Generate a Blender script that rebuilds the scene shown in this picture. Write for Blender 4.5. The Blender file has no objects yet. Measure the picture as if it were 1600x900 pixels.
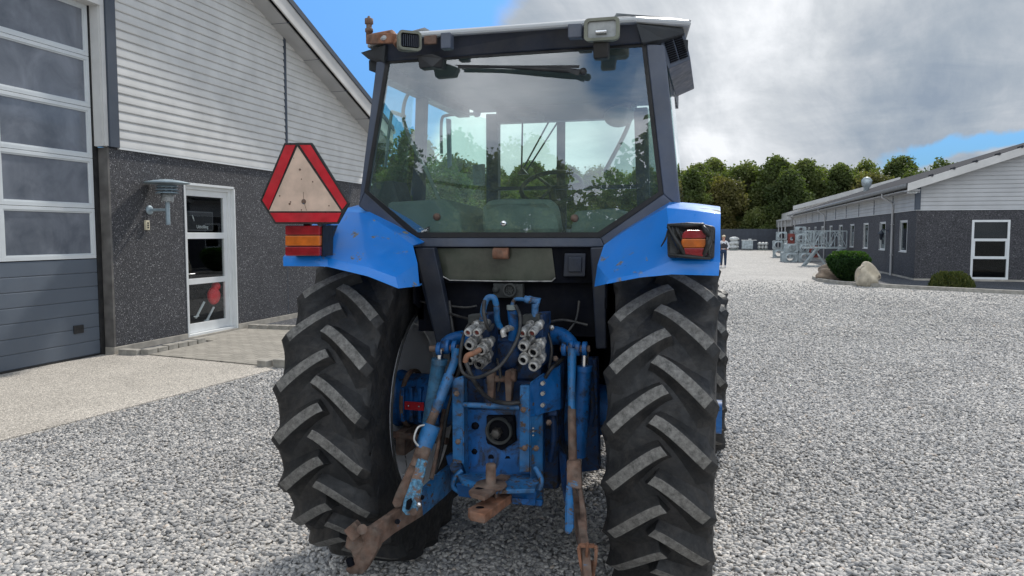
import bpy, math, random
import numpy as np
from mathutils import Vector, Matrix
R = math.radians
random.seed(7); rng = np.random.default_rng(11)
S = bpy.context.scene
COL = S.collection

# ------------------------------------------------------------ camera model (also used to measure positions)
F = 1180.0; H = 1.8
PITCH = math.atan(84 / F); YAW = math.atan(315 * math.cos(PITCH) / F)
_c, _s = math.cos(YAW), math.sin(YAW)
def at(x, y, X=None, Y=None, Z=None):
    """point of the place seen at photo pixel x, y on the real plane X=, Y= or Z="""
    a = (x - 800) / F; b = (450 - y) / F
    f = math.cos(PITCH) + b * math.sin(PITCH); u = b * math.cos(PITCH) - math.sin(PITCH)
    d = (a * _c - f * _s, a * _s + f * _c, u)
    t = X / d[0] if X is not None else Y / d[1] if Y is not None else (Z - H) / d[2]
    return Vector((d[0] * t, d[1] * t, H + d[2] * t))

# ------------------------------------------------------------ materials
MATS = {}
def new_mat(name):
    m = bpy.data.materials.new(name); m.use_nodes = True
    nt = m.node_tree; nt.nodes.clear()
    out = nt.nodes.new('ShaderNodeOutputMaterial')
    MATS[name] = m
    return m, nt, out
def nd(nt, t, **kw):
    n = nt.nodes.new(t)
    for k, v in kw.items():
        if k in n.inputs.keys() if isinstance(k, str) else False: n.inputs[k].default_value = v
        else: setattr(n, k, v)
    return n
def L(nt, a, b): nt.links.new(a, b)
def c4(c): return (c[0], c[1], c[2], 1)
def coords(nt): return nd(nt, 'ShaderNodeTexCoord').outputs['Object']
def noise(nt, co, scale, detail=4, rough=.55, dist=0.0):
    n = nt.nodes.new('ShaderNodeTexNoise'); n.inputs['Scale'].default_value = scale
    n.inputs['Detail'].default_value = detail; n.inputs['Roughness'].default_value = rough
    n.inputs['Distortion'].default_value = dist
    L(nt, co, n.inputs['Vector']); return n.outputs['Fac']
def ramp(nt, fac, stops, interp='LINEAR'):
    r = nt.nodes.new('ShaderNodeValToRGB'); r.color_ramp.interpolation = interp
    e = r.color_ramp.elements
    while len(e) < len(stops): e.new(.5)
    for i, (p, c) in enumerate(stops):
        e[i].position = p; e[i].color = c4(c) if not isinstance(c, (int, float)) else (c, c, c, 1)
    L(nt, fac, r.inputs['Fac']); return r.outputs['Color']
def mixc(nt, fac, a, b, blend='MIX'):
    m = nt.nodes.new('ShaderNodeMix'); m.data_type = 'RGBA'; m.blend_type = blend
    for sock, v in ((m.inputs[0], fac), (m.inputs[6], a), (m.inputs[7], b)):
        if isinstance(v, (int, float)): sock.default_value = v
        elif isinstance(v, tuple): sock.default_value = c4(v)
        else: L(nt, v, sock)
    return m.outputs[2]
def math_(nt, op, a, b=None, clamp=False):
    m = nt.nodes.new('ShaderNodeMath'); m.operation = op; m.use_clamp = clamp
    for i, v in enumerate((a, b)):
        if v is None: continue
        if isinstance(v, (int, float)): m.inputs[i].default_value = v
        else: L(nt, v, m.inputs[i])
    return m.outputs[0]
def bump(nt, h, strength=.3, dist=.01):
    b = nt.nodes.new('ShaderNodeBump'); b.inputs['Strength'].default_value = strength
    b.inputs['Distance'].default_value = dist; L(nt, h, b.inputs['Height']); return b.outputs['Normal']
def bsdf(nt, out, col, rough=.5, metal=0, normal=None, spec=.5, coat=0):
    p = nt.nodes.new('ShaderNodeBsdfPrincipled')
    for k, v in (('Base Color', col), ('Roughness', rough), ('Metallic', metal)):
        if isinstance(v, (int, float)): p.inputs[k].default_value = v
        elif isinstance(v, tuple): p.inputs[k].default_value = c4(v)
        else: L(nt, v, p.inputs[k])
    p.inputs['Specular IOR Level'].default_value = spec
    p.inputs['Coat Weight'].default_value = coat
    if normal is not None: L(nt, normal, p.inputs['Normal'])
    L(nt, p.outputs[0], out.inputs['Surface']); return p
def paint(name, col, rough=.45, var=.12, scale=6, chips=None, dust=0.0, metal=0, bumpk=.08, coat=0, grime=None, spec=.5):
    """painted or bare surface: tone variation, optional chips (colour, amount, scale), dust and grime"""
    m, nt, out = new_mat(name); co = coords(nt)
    n = noise(nt, co, scale, 6)
    dark = tuple(max(0, c * (1 - var * 2)) for c in col); lite = tuple(min(1, c * (1 + var * 2)) for c in col)
    base = ramp(nt, n, [(.3, dark), (.7, lite)])
    rr = ramp(nt, noise(nt, co, scale * 4, 5), [(.3, max(.05, rough - .12)), (.7, min(1, rough + .15))])
    if dust:
        base = mixc(nt, ramp(nt, noise(nt, co, scale * .7, 8, .7), [(.42, 0), (.75, dust)]), base, (.30, .27, .23))
    if grime:
        base = mixc(nt, ramp(nt, noise(nt, co, 9, 9, .72, .6), [(.5, 0), (.62, grime)]), base, (.018, .016, .014))
    hgt = noise(nt, co, scale * 14, 4)
    if chips:
        cc, amt, sc = chips
        msk = ramp(nt, noise(nt, co, sc, 10, .68, .4), [(1 - amt - .02, 0), (1 - amt + .02, 1)])
        n2 = noise(nt, co, sc * 5, 6)
        cc2 = ramp(nt, n2, [(.35, tuple(c * .5 for c in cc)), (.65, tuple(min(1, c * 1.35) for c in cc))])
        base = mixc(nt, msk, base, cc2); rr = mixc(nt, msk, rr, (.85, .85, .85))
    bsdf(nt, out, base, rr, metal, bump(nt, hgt, bumpk, .004), spec=spec, coat=coat)
    return m
RUST = (.16, .07, .035)
paint('blue_paint', (.001, .225, .78), .38, .07, 2.2, dust=.10, bumpk=.04, coat=.3, chips=((.22, .21, .17), .385, 8))
paint('blue_machine', (.001, .105, .34), .45, .16, 9, chips=((.045, .036, .03), .37, 26), dust=.08, grime=.92)
paint('blue_worn', (.012, .145, .37), .5, .18, 12, chips=((.095, .070, .056), .42, 26), dust=.25, grime=.6)
paint('rust', (.145, .088, .064), .85, .3, 22, chips=((.06, .17, .30), .36, 11), dust=.45, bumpk=.3)
paint('rust_bright', (.23, .105, .06), .85, .3, 18, dust=.4, bumpk=.3)
paint('cab_grey', (.065, .082, .12), .42, .12, 6, dust=.16)
paint('cab_dark', (.014, .021, .038), .45, .2, 5, dust=.14)
paint('black_plastic', (.012, .013, .015), .5, .2, 9, dust=.10)
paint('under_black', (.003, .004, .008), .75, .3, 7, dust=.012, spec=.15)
paint('blue_grimy_shaded', (.001, .034, .12), .6, .3, 9, chips=((.04, .032, .028), .42, 20), dust=.08, grime=.95)  # machine blue copied darker: shade of the rear bay put into the colour
paint('dark_steel', (.06, .055, .05), .55, .3, 20, metal=.3, dust=.2)
paint('blue_dusty', (.035, .16, .30), .5, .12, 7, dust=.35, grime=.5)
paint('tag_red', (.50, .008, .02), .4, .08, 12, dust=.1)
paint('rubber_seal', (.01, .01, .011), .55, .2, 9)
paint('roof_white', (.46, .48, .49), .45, .06, 4, dust=.15)
paint('rim_white', (.82, .83, .85), .5, .04, 3, dust=.06, chips=((.03, .025, .02), .33, 5))
paint('steel', (.46, .45, .43), .4, .25, 20, metal=.75, dust=.3, bumpk=.2)
paint('coupler_steel', (.50, .49, .47), .42, .25, 40, metal=.4, dust=.3, grime=.85)
paint('chrome', (.8, .8, .8), .15, .05, 20, metal=1)
paint('galvanised', (.40, .46, .48), .45, .18, 4, metal=.35, dust=.12)
paint('red_oxide', (.22, .05, .04), .7, .2, 8)
paint('interior_grey', (.20, .23, .22), .8, .12, 8, dust=.15)
paint('interior_dark', (.03, .035, .036), .75, .2, 8, dust=.2)
paint('headliner', (.045, .05, .055), .9, .1, 4)
paint('aluminium_white', (.66, .70, .72), .4, .03, 2, dust=.04)
paint('door_grey', (.105, .13, .165), .5, .05, 1.2, dust=.10)
paint('white_sheet', (.64, .64, .625), .75, .05, 2.2, dust=.12)
paint('grey_sheet', (.47, .475, .48), .5, .06, 1.2, dust=.08)
paint('white_frame', (.74, .76, .76), .4, .03, 3)
paint('trim_dark', (.055, .07, .095), .5, .06, 3)
paint('soffit_white', (.44, .44, .44), .7, .05, 2)
paint('roof_grey', (.05, .052, .06), .95, .15, 5, spec=.05)
paint('fascia_white', (.60, .59, .57), .65, .06, 1.5, dust=.12)
paint('plinth', (.40, .37, .32), .9, .12, 5, bumpk=.3)
paint('lamp_zinc', (.30, .38, .43), .55, .08, 12, metal=.2)
paint('ivory', (.66, .60, .44), .6, .06, 20)
paint('fence_dark', (.055, .063, .078), .8, .08, 3)
paint('rock_pale', (.50, .44, .34), .9, .2, 3, bumpk=.6, dust=.15, chips=((.25, .21, .17), .40, 4))
paint('rock_brown', (.32, .25, .19), .9, .25, 3, bumpk=.6, dust=.15)
paint('kerb_conc', (.36, .34, .30), .9, .14, 8, bumpk=.35)
paint('bark', (.055, .04, .03), .95, .2, 12, bumpk=.5)
paint('skin', (.55, .30, .22), .6, .04, 8)
paint('white_cloth', (.75, .75, .78), .85, .04, 8)
paint('vest_cloth', (.05, .045, .055), .85, .1, 14)
paint('denim', (.025, .045, .09), .85, .15, 14)
paint('hair_fair', (.32, .20, .11), .8, .15, 40)
paint('bag_white', (.62, .64, .63), .7, .1, 3)
paint('red_gloss', (.55, .01, .015), .3, .05, 8)
paint('cream_reflector', (.62, .46, .36), .6, .10, 14, dust=.15, chips=((.22, .13, .09), .30, 16))
paint('red_reflector', (.52, .006, .018), .4, .12, 10, dust=.10)
paint('black_tape', (.012, .013, .013), .34, .3, 12, dust=.06, bumpk=.4)
paint('hose', (.016, .017, .019), .45, .2, 20, dust=.25)
paint('poster_black', (.008, .008, .01), .5, .1, 8)
paint('poster_grey', (.08, .08, .085), .5, .1, 8)

def rubber():
    for nm, lo, hi, dmax in (('rubber', (.007, .0075, .0085), (.026, .027, .029), .24), ('rubber_worn', (.055, .054, .05), (.30, .29, .27), .3)):
        m, nt, out = new_mat(nm); co = coords(nt)
        b = ramp(nt, noise(nt, co, 38 if nm == 'rubber_worn' else 9, 9, .8), [(.35, lo), (.68, hi)])
        scuff = ramp(nt, noise(nt, co, 5, 12, .8, 1.2), [(.47, 0), (.74, dmax)])
        b = mixc(nt, scuff, b, (.20, .17, .14))
        bsdf(nt, out, b, ramp(nt, noise(nt, co, 30, 4), [(.3, .48), (.7, .8)]), 0, bump(nt, noise(nt, co, 90, 5, .7), .35, .003))
rubber()

def lens(name, col):
    m, nt, out = new_mat(name); co = coords(nt)
    w = nt.nodes.new('ShaderNodeTexWave'); w.inputs['Scale'].default_value = 70; L(nt, co, w.inputs['Vector'])
    bsdf(nt, out, ramp(nt, noise(nt, co, 14, 4), [(.3, tuple(c * .6 for c in col)), (.7, tuple(min(1, c * 1.3) for c in col))]), .22, 0, bump(nt, w.outputs['Fac'], .25, .002), coat=.4)
lens('lens_red', (.30, .008, .014)); lens('lens_amber', (.60, .14, .012)); lens('lens_clear', (.30, .31, .30))

def glass(name, tint, refl, dust=.0, rough=.0, dustcol=(.45, .5, .48), backing=None):
    """thin pane: tinted see-through, mirror reflection rising with angle, a film of dust"""
    m, nt, out = new_mat(name); co = coords(nt)
    tr = nt.nodes.new('ShaderNodeBsdfTransparent'); tr.inputs[0].default_value = c4(tint)
    gl = nt.nodes.new('ShaderNodeBsdfGlossy'); gl.inputs['Roughness'].default_value = rough
    gl.inputs['Color'].default_value = (.95, .97, 1, 1)
    ge = nt.nodes.new('ShaderNodeNewGeometry'); dp = nt.nodes.new('ShaderNodeVectorMath'); dp.operation = 'DOT_PRODUCT'
    L(nt, ge.outputs['Normal'], dp.inputs[0]); L(nt, ge.outputs['Incoming'], dp.inputs[1])
    g = math_(nt, 'SUBTRACT', 1.0, math_(nt, 'ABSOLUTE', dp.outputs['Value']), True)      # Schlick, the same from both sides
    f = math_(nt, 'ADD', refl, math_(nt, 'MULTIPLY', math_(nt, 'POWER', g, 5.0), 1 - refl), True)
    mx = nt.nodes.new('ShaderNodeMixShader'); L(nt, f, mx.inputs[0]); L(nt, tr.outputs[0], mx.inputs[1]); L(nt, gl.outputs[0], mx.inputs[2])
    last = mx.outputs[0]
    if dust:
        df = nt.nodes.new('ShaderNodeBsdfDiffuse'); df.inputs[0].default_value = c4(dustcol)
        a = ramp(nt, noise(nt, co, 3.0, 9, .7), [(.3, dust * .35), (.72, dust)])
        m2 = nt.nodes.new('ShaderNodeMixShader'); L(nt, a, m2.inputs[0]); L(nt, last, m2.inputs[1]); L(nt, df.outputs[0], m2.inputs[2]); last = m2.outputs[0]
    L(nt, last, out.inputs['Surface'])
glass('cab_glass', (.76, .945, .885), .165, .09, dustcol=(.50, .60, .57))  # dust film also raised and tinted to haze and lighten the glass
glass('side_glass', (.88, .98, .95), .05, .02)
glass('low_glass', (.25, .33, .26), .05, .30, dustcol=(.20, .22, .17))
glass('pane_glass', (.5, .55, .55), .02, .0)
glass('door_glass', (.93, .95, .95), .035, .0)
paint('gutter_grey', (.20, .21, .22), .5, .08, 5, dust=.1)
paint('red_show', (.85, .02, .03), .35, .05, 8)

def frosted():
    m, nt, out = new_mat('door_pane'); co = coords(nt)
    b = ramp(nt, noise(nt, co, 1.6, 6, .6, .5), [(.3, (.085, .10, .125)), (.7, (.23, .25, .29))])
    bsdf(nt, out, b, .22, 0, None, .5, .3)
frosted()

def aggregate(name, base, specks, scale=95, rgh=.8):
    m, nt, out = new_mat(name); co = coords(nt)
    v = nt.nodes.new('ShaderNodeTexVoronoi'); v.inputs['Scale'].default_value = scale; L(nt, co, v.inputs['Vector'])
    sp = nt.nodes.new('ShaderNodeSeparateColor'); L(nt, v.outputs['Color'], sp.inputs[0])
    col = ramp(nt, sp.outputs[0], [(0, tuple(c * .5 for c in base)), (.55, base), (.86, tuple(c * 1.8 for c in base)), (.955, specks[0]), (1, specks[1])])
    big = ramp(nt, noise(nt, co, 1.1, 5), [(.3, .86), (.7, 1.1)])
    col = mixc(nt, 1.0, col, big, 'MULTIPLY')
    bsdf(nt, out, col, rgh, 0, bump(nt, v.outputs['Distance'], .7, -.006))
aggregate('dark_aggregate', (.052, .053, .060), ((.14, .14, .15), (.42, .42, .43)), 90)
aggregate('dark_aggregate_far', (.055, .054, .060), ((.09, .09, .095), (.22, .22, .22)), 45)
aggregate('bed_gravel', (.05, .055, .065), ((.15, .15, .16), (.35, .35, .36)), 40)
aggregate('apron_concrete', (.45, .415, .365), ((.60, .56, .50), (.70, .67, .61)), 110, .9)

def gravel_mat(name, attr):
    m, nt, out = new_mat(name); co = coords(nt)
    stops = [(0, (.18, .184, .19)), (.18, (.32, .32, .32)), (.42, (.46, .45, .435)), (.62, (.56, .535, .505)), (.80, (.68, .645, .60)), (.93, (.79, .76, .71)), (1, (.62, .50, .40))] if attr else [(0, (.16, .155, .15)), (.18, (.25, .245, .24)), (.42, (.38, .365, .345)), (.62, (.44, .43, .41)), (.80, (.58, .555, .51)), (.93, (.70, .69, .66)), (1, (.55, .45, .36))]
    if attr:
        a = nt.nodes.new('ShaderNodeAttribute'); a.attribute_name = 'tone'
        col = ramp(nt, a.outputs['Fac'], stops)
        col = mixc(nt, 1.0, col, ramp(nt, noise(nt, co, 60, 5), [(.3, .78), (.7, 1.15)]), 'MULTIPLY')
        nrm = bump(nt, noise(nt, co, 120, 3), .15, .003)
    else:
        v = nt.nodes.new('ShaderNodeTexVoronoi'); v.inputs['Scale'].default_value = 32; L(nt, co, v.inputs['Vector'])
        sp = nt.nodes.new('ShaderNodeSeparateColor'); L(nt, v.outputs['Color'], sp.inputs[0])
        v2 = nt.nodes.new('ShaderNodeTexVoronoi'); v2.inputs['Scale'].default_value = 7; L(nt, co, v2.inputs['Vector'])
        s2 = nt.nodes.new('ShaderNodeSeparateColor'); L(nt, v2.outputs['Color'], s2.inputs[0])
        t = math_(nt, 'ADD', math_(nt, 'MULTIPLY', sp.outputs[0], .66), math_(nt, 'ADD', math_(nt, 'MULTIPLY', s2.outputs[0], .22), math_(nt, 'MULTIPLY', noise(nt, co, 2.2, 7, .75), .16)))
        col = ramp(nt, t, stops)
        col = mixc(nt, 1.0, col, ramp(nt, v.outputs['Distance'], [(0, 1.05), (.55, .95), (.9, .6)]), 'MULTIPLY')
        nrm = bump(nt, math_(nt, 'ADD', math_(nt, 'MULTIPLY', v.outputs['Distance'], -1), math_(nt, 'MULTIPLY', sp.outputs[1], .6)), .9, .012)
    big = ramp(nt, noise(nt, co, .35, 5, .6, .4), [(.3, .88), (.7, 1.1)])
    col = mixc(nt, 1.0, col, big, 'MULTIPLY')
    bsdf(nt, out, col, .75, 0, nrm, .35)
gravel_mat('gravel_sheet', False); gravel_mat('pebble', True)

def pavers():
    m, nt, out = new_mat('pavers'); co = coords(nt)
    b = nt.nodes.new('ShaderNodeTexBrick'); L(nt, co, b.inputs['Vector'])
    b.inputs['Scale'].default_value = 1; b.inputs['Brick Width'].default_value = .21; b.inputs['Row Height'].default_value = .14
    b.inputs['Mortar Size'].default_value = .006; b.inputs['Color1'].default_value = (.40, .37, .32, 1); b.inputs['Color2'].default_value = (.31, .29, .25, 1)
    b.inputs['Mortar'].default_value = (.16, .15, .13, 1); b.inputs['Mortar Smooth'].default_value = .3
    col = mixc(nt, 1.0, b.outputs['Color'], ramp(nt, noise(nt, co, 14, 8, .7), [(.3, .8), (.7, 1.12)]), 'MULTIPLY')
    bsdf(nt, out, col, .9, 0, bump(nt, b.outputs['Fac'], .6, -.008))
pavers()

def leafmat(name, a, b, c):
    m, nt, out = new_mat(name)
    at_ = nt.nodes.new('ShaderNodeAttribute'); at_.attribute_name = 'tone'
    oi = nt.nodes.new('ShaderNodeObjectInfo')
    t = math_(nt, 'ADD', math_(nt, 'MULTIPLY', at_.outputs['Fac'], .6), math_(nt, 'MULTIPLY', oi.outputs['Random'], .4))
    col = ramp(nt, t, [(.1, a), (.5, b), (.9, c)])
    p = bsdf(nt, out, col, .6, 0, None, .3)
    tl = nt.nodes.new('ShaderNodeBsdfTranslucent'); L(nt, mixc(nt, 1.0, col, (1.3, 1.5, .5), 'MULTIPLY'), tl.inputs[0])
    mx = nt.nodes.new('ShaderNodeMixShader'); mx.inputs[0].default_value = .42
    L(nt, p.outputs[0], mx.inputs[1]); L(nt, tl.outputs[0], mx.inputs[2]); L(nt, mx.outputs[0], out.inputs['Surface'])
leafmat('foliage_a', (.065, .092, .034), (.12, .15, .054), (.20, .215, .085))
leafmat('foliage_b', (.075, .078, .032), (.13, .125, .05), (.19, .165, .065))
leafmat('foliage_yew', (.014, .040, .012), (.035, .085, .018), (.13, .20, .04))
leafmat('foliage_juniper', (.035, .055, .018), (.11, .13, .035), (.20, .19, .06))

# ------------------------------------------------------------ mesh helpers
class MB:
    def __init__(s): s.v = []; s.f = []; s.m = []; s.sm = []
    def add(s, vs, fs, mi=0, smooth=False):
        o = len(s.v); s.v += [tuple(v) for v in vs]
        for f in fs: s.f.append([i + o for i in f]); s.m.append(mi); s.sm.append(smooth)
        return s
    def box(s, lo, hi, mi=0):
        x0, y0, z0 = lo; x1, y1, z1 = hi
        vs = [(x0, y0, z0), (x1, y0, z0), (x1, y1, z0), (x0, y1, z0), (x0, y0, z1), (x1, y0, z1), (x1, y1, z1), (x0, y1, z1)]
        return s.add(vs, [(0, 3, 2, 1), (4, 5, 6, 7), (0, 1, 5, 4), (1, 2, 6, 5), (2, 3, 7, 6), (3, 0, 4, 7)], mi)
    def prism(s, pts, off, mi=0):
        n = len(pts); off = Vector(off); a = [Vector(p) for p in pts]; b = [p + off for p in a]
        return s.add(a + b, [tuple(range(n))[::-1], tuple(range(n, 2 * n))] + [(i, (i + 1) % n, n + (i + 1) % n, n + i) for i in range(n)], mi)
    def beam(s, p0, p1, w, h, up=(0, 0, 1), mi=0, w1=None, h1=None):
        p0 = Vector(p0); p1 = Vector(p1); d = (p1 - p0).normalized(); up = Vector(up)
        if abs(d.dot(up)) > .98: up = Vector((0, 1, 0))
        r = d.cross(up).normalized(); u = r.cross(d).normalized(); vs = []
        for p, ww, hh in ((p0, w, h), (p1, w1 or w, h1 or h)):
            for a, b in ((-1, -1), (1, -1), (1, 1), (-1, 1)): vs.append(p + r * a * ww / 2 + u * b * hh / 2)
        return s.add(vs, [(0, 1, 2, 3), (7, 6, 5, 4), (0, 4, 5, 1), (1, 5, 6, 2), (2, 6, 7, 3), (3, 7, 4, 0)], mi)
    def tube(s, pts, r, n=12, mi=0, caps=True, curve=False):
        pts = [Vector(p) for p in pts]
        if curve and len(pts) > 2:
            q = []
            P = [pts[0]] + pts + [pts[-1]]
            for i in range(1, len(P) - 2):
                for k in range(6):
                    t = k / 6; a, b, c, d = P[i - 1], P[i], P[i + 1], P[i + 2]
                    q.append(.5 * ((2 * b) + (c - a) * t + (2 * a - 5 * b + 4 * c - d) * t * t + (3 * b - a - 3 * c + d) * t ** 3))
            q.append(pts[-1])
            if isinstance(r, (list, tuple)): r = list(np.interp(np.linspace(0, 1, len(q)), np.linspace(0, 1, len(r)), r))
            pts = q
        rs = r if isinstance(r, (list, tuple)) else [r] * len(pts)
        d0 = (pts[1] - pts[0]).normalized(); u = Vector((0, 0, 1)) if abs(d0.z) < .9 else Vector((1, 0, 0))
        u = d0.cross(u).normalized(); vs = []; fs = []
        for i, p in enumerate(pts):
            d = ((pts[min(i + 1, len(pts) - 1)] - pts[max(i - 1, 0)])).normalized()
            if d.length < 1e-6: d = d0
            u = (u - d * u.dot(d)).normalized(); w = d.cross(u)
            for k in range(n):
                a = 2 * math.pi * k / n; vs.append(p + (u * math.cos(a) + w * math.sin(a)) * rs[i])
        for i in range(len(pts) - 1):
            for k in range(n): fs.append((i * n + k, i * n + (k + 1) % n, (i + 1) * n + (k + 1) % n, (i + 1) * n + k))
        s.add(vs, fs, mi, True)
        if caps:
            s.add(vs[:n], [tuple(range(n))[::-1]], mi); s.add(vs[-n:], [tuple(range(n))], mi)
        return s
    def lathe(s, c, axis, prof, n=32, mi=0, a0=0, a1=2 * math.pi):
        """prof: list of (along, radius)"""
        c = Vector(c); ax = Vector(axis).normalized(); u = ax.cross(Vector((0, 0, 1)) if abs(ax.z) < .9 else Vector((0, 1, 0))).normalized(); w = ax.cross(u)
        vs = []; fs = []; m = len(prof)
        for k in range(n):
            a = 2 * math.pi * k / n; d = u * math.cos(a) + w * math.sin(a)
            for (t, r) in prof: vs.append(c + ax * t + d * r)
        for k in range(n):
            for j in range(m - 1):
                k2 = (k + 1) % n; fs.append((k * m + j, k * m + j + 1, k2 * m + j + 1, k2 * m + j))
        return s.add(vs, fs, mi, True)
    def cyl(s, p0, p1, r, n=16, mi=0): return s.tube([p0, p1], r, n, mi)
    def sphere(s, c, r, n=10, mi=0, sc=(1, 1, 1)):
        c = Vector(c); vs = []; fs = []; m = n
        for i in range(m + 1):
            t = math.pi * i / m
            for k in range(n * 2):
                a = math.pi * k / n; vs.append(c + Vector((math.sin(t) * math.cos(a) * sc[0], math.sin(t) * math.sin(a) * sc[1], math.cos(t) * sc[2])) * r)
        for i in range(m):
            for k in range(2 * n): fs.append((i * 2 * n + k, (i + 1) * 2 * n + k, (i + 1) * 2 * n + (k + 1) % (2 * n), i * 2 * n + (k + 1) % (2 * n)))
        return s.add(vs, fs, mi, True)
    def build(s, name, mats, parent=None, bevel=0, solid=0, label=None, origin=None, fix=True):
        org = Vector(origin) if origin is not None else (Vector(ROOTLOC.get(root_of(parent).name, (0, 0, 0))) if parent else Vector((0, 0, 0)))
        me = bpy.data.meshes.new(name)
        me.from_pydata([tuple(Vector(v) - org) for v in s.v], [], s.f)
        me.polygons.foreach_set('material_index', s.m); me.polygons.foreach_set('use_smooth', s.sm)
        for m in (mats if isinstance(mats, (list, tuple)) else [mats]): me.materials.append(MATS[m])
        if fix:
            import bmesh
            b = bmesh.new(); b.from_mesh(me); bmesh.ops.recalc_face_normals(b, faces=b.faces); b.to_mesh(me); b.free()
        o = bpy.data.objects.new(name, me); COL.objects.link(o)
        if parent: o.parent = parent
        else: o.location = org; ROOTLOC[o.name] = tuple(org)
        if solid:
            md = o.modifiers.new('Solid', 'SOLIDIFY'); md.thickness = solid; md.offset = 0
        if bevel:
            md = o.modifiers.new('Bevel', 'BEVEL'); md.width = bevel; md.segments = 2; md.limit_method = 'ANGLE'; md.angle_limit = R(35)
        if label: o['label'] = label
        return o
ROOTLOC = {}
def root_of(o):
    while o.parent: o = o.parent
    return o
def tag(o, label=None, cat=None, group=None, kind=None):
    if label: o['label'] = label
    if cat: o['category'] = cat
    if group: o['group'] = group
    if kind: o['kind'] = kind
    return o
def thing(name, loc, label, cat, group=None):
    o = bpy.data.objects.new(name, None); COL.objects.link(o); o.location = loc; o.empty_display_size = .2
    ROOTLOC[o.name] = tuple(loc); return tag(o, label, cat, group)
def copy_tree(o, parent=None):
    c = o.copy(); COL.objects.link(c)
    if parent: c.parent = parent
    for ch in [k for k in bpy.data.objects if k.parent == o]: copy_tree(ch, c)
    return c
def copy_thing(o, loc, label=None, rz=0, sc=None):
    c = copy_tree(o); c.location = loc; c.rotation_euler = (0, 0, rz)
    if sc: c.scale = sc if isinstance(sc, tuple) else (sc, sc, sc)
    if label: c['label'] = label
    return c
# ============================================================ THE SETTING
def sheet(name, x0, y0, x1, y1, z, mat, poly=None):
    mb = MB()
    pts = poly or [(x0, y0), (x1, y0), (x1, y1), (x0, y1)]
    mb.add([(p[0], p[1], z) for p in pts], [tuple(range(len(pts)))])
    o = mb.build(name, mat, fix=False); return tag(o, kind='structure')
sheet('ground', -700, -300, 700, 900, 0, 'gravel_sheet')
# concrete apron in front of the garage door: a slab 2 cm proud of the gravel
mb = MB(); ap = [(-8.78, -6), (-6.05, -6), (-6.0, 3), (-5.96, 5.1), (-5.78, 7.0), (-5.62, 8.78), (-5.9, 8.93), (-8.05, 9.33), (-8.598, 9.40), (-8.598, 9.2), (-8.78, 9.2)]
mb.prism([(x, y, -.02) for x, y in ap], (0, 0, .035)); tag(mb.build('concrete_apron', 'apron_concrete', bevel=.006), kind='structure')
mb = MB(); pp = [(-8.05, 9.36), (-5.9, 8.96), (-4.0, 10.0), (-3.6, 12.45), (-8.53, 12.45), (-8.53, 10.85), (-8.05, 10.85)]
mb.prism([(x, y, -.02) for x, y in pp], (0, 0, .045)); tag(mb.build('paved_path', 'pavers'), kind='structure')
mb = MB(); mb.prism([(-8.53, 9.5, -.02), (-8.2, 9.5, -.02), (-8.2, 10.8, -.02), (-8.53, 10.8, -.02)], (0, 0, .06))
mb.prism([(-8.53, 12.6, -.02), (-6.5, 12.6, -.02), (-6.5, 18.5, -.02), (-8.53, 18.5, -.02)], (0, 0, .05))
tag(mb.build('planting_bed_gravel', 'bed_gravel'), kind='structure')

# kerb stones round the entrance path, each a block of its own
kb = MB(); kb.box((-.10, -.07, 0), (.10, .07, .11)); k0 = kb.build('kerb_stone', 'kerb_conc', bevel=.008)
tag(k0, 'rough concrete kerb stone in the edging round the entrance path', 'kerb stone', 'kerb stones round the entrance path')
ks = [(-5.62, 9.02, -.15, 1.25, 'larger end block of the path edging, just left of the big left tyre'), (-5.86, 8.96, -.2, .8, 'second kerb stone, beside the end block left of the big tyre')]
for i in range(6): ks.append((-8.13, 9.43 + i * .225, math.pi / 2, 1, None))
ks.append((-8.3, 9.33, 0, 1, 'kerb stone at the near corner of the small bed by the garage door'))
ks.append((-8.46, 9.33, 0, .7, None))
for i in range(9): ks.append((-8.4 + i * .215, 12.53, 0, 1, None))
for i, (x, y, rz, sc, lb) in enumerate(ks):
    o = k0 if i == 0 else k0.copy()
    if i: COL.objects.link(o)
    o.location = (x, y, 0.0); o.rotation_euler = (0, 0, rz + random.uniform(-.03, .03)); o.scale = (sc * random.uniform(.95, 1.02), 1, random.uniform(.8, .92) if sc < 1.1 else 1.0)
    if lb: o['label'] = lb
    elif i in range(2, 8): o['label'] = 'low kerb stone in the row between entrance path and bed left of the door'
    elif i > 9: o['label'] = 'low kerb stone in the row along the path right of the glazed door'
    else: o['label'] = 'cut kerb stone touching the wall at the garage door corner'

# ------------------------------------------------------------ left workshop building
WX = -8.6
paint('reveal_concrete', (.13, .125, .12), .85, .2, 5, dust=.15)
roofz = lambda y: 6.23 - .373 * (y - 12.9)          # underside of the roof at the wall
ws = thing('workshop_building', (WX, 9.2, 0), 'low gabled workshop with white lap siding over dark pebble-dash walls and a tall garage door', 'building')
mb = MB()
def wallbox(y0, y1, z0, z1, mi=0): mb.box((WX - .32, y0, z0), (WX, y1, z1), mi)
wallbox(9.27, 10.9, .12, 3.07); wallbox(10.9, 12.3, 2.67, 3.07); wallbox(12.3, 18.0, .12, 3.07)
wallbox(-12, 5.05, .12, 3.07)
mb.box((-30, 17.7, .12), (WX - .325, 18.0, 4.2)); mb.box((-30, -12, .12), (WX - .325, -11.7, 4.2)); mb.box((-30, -11.6, .12), (-29.7, 17.6, 4.2))
mb.build('wall', 'dark_aggregate', ws)
mb = MB(); mb.box((WX - .31, 9.262, .115), (WX + .004, 9.30, 3.07)); mb.build('corner_trim', 'reveal_concrete', ws)
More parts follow.
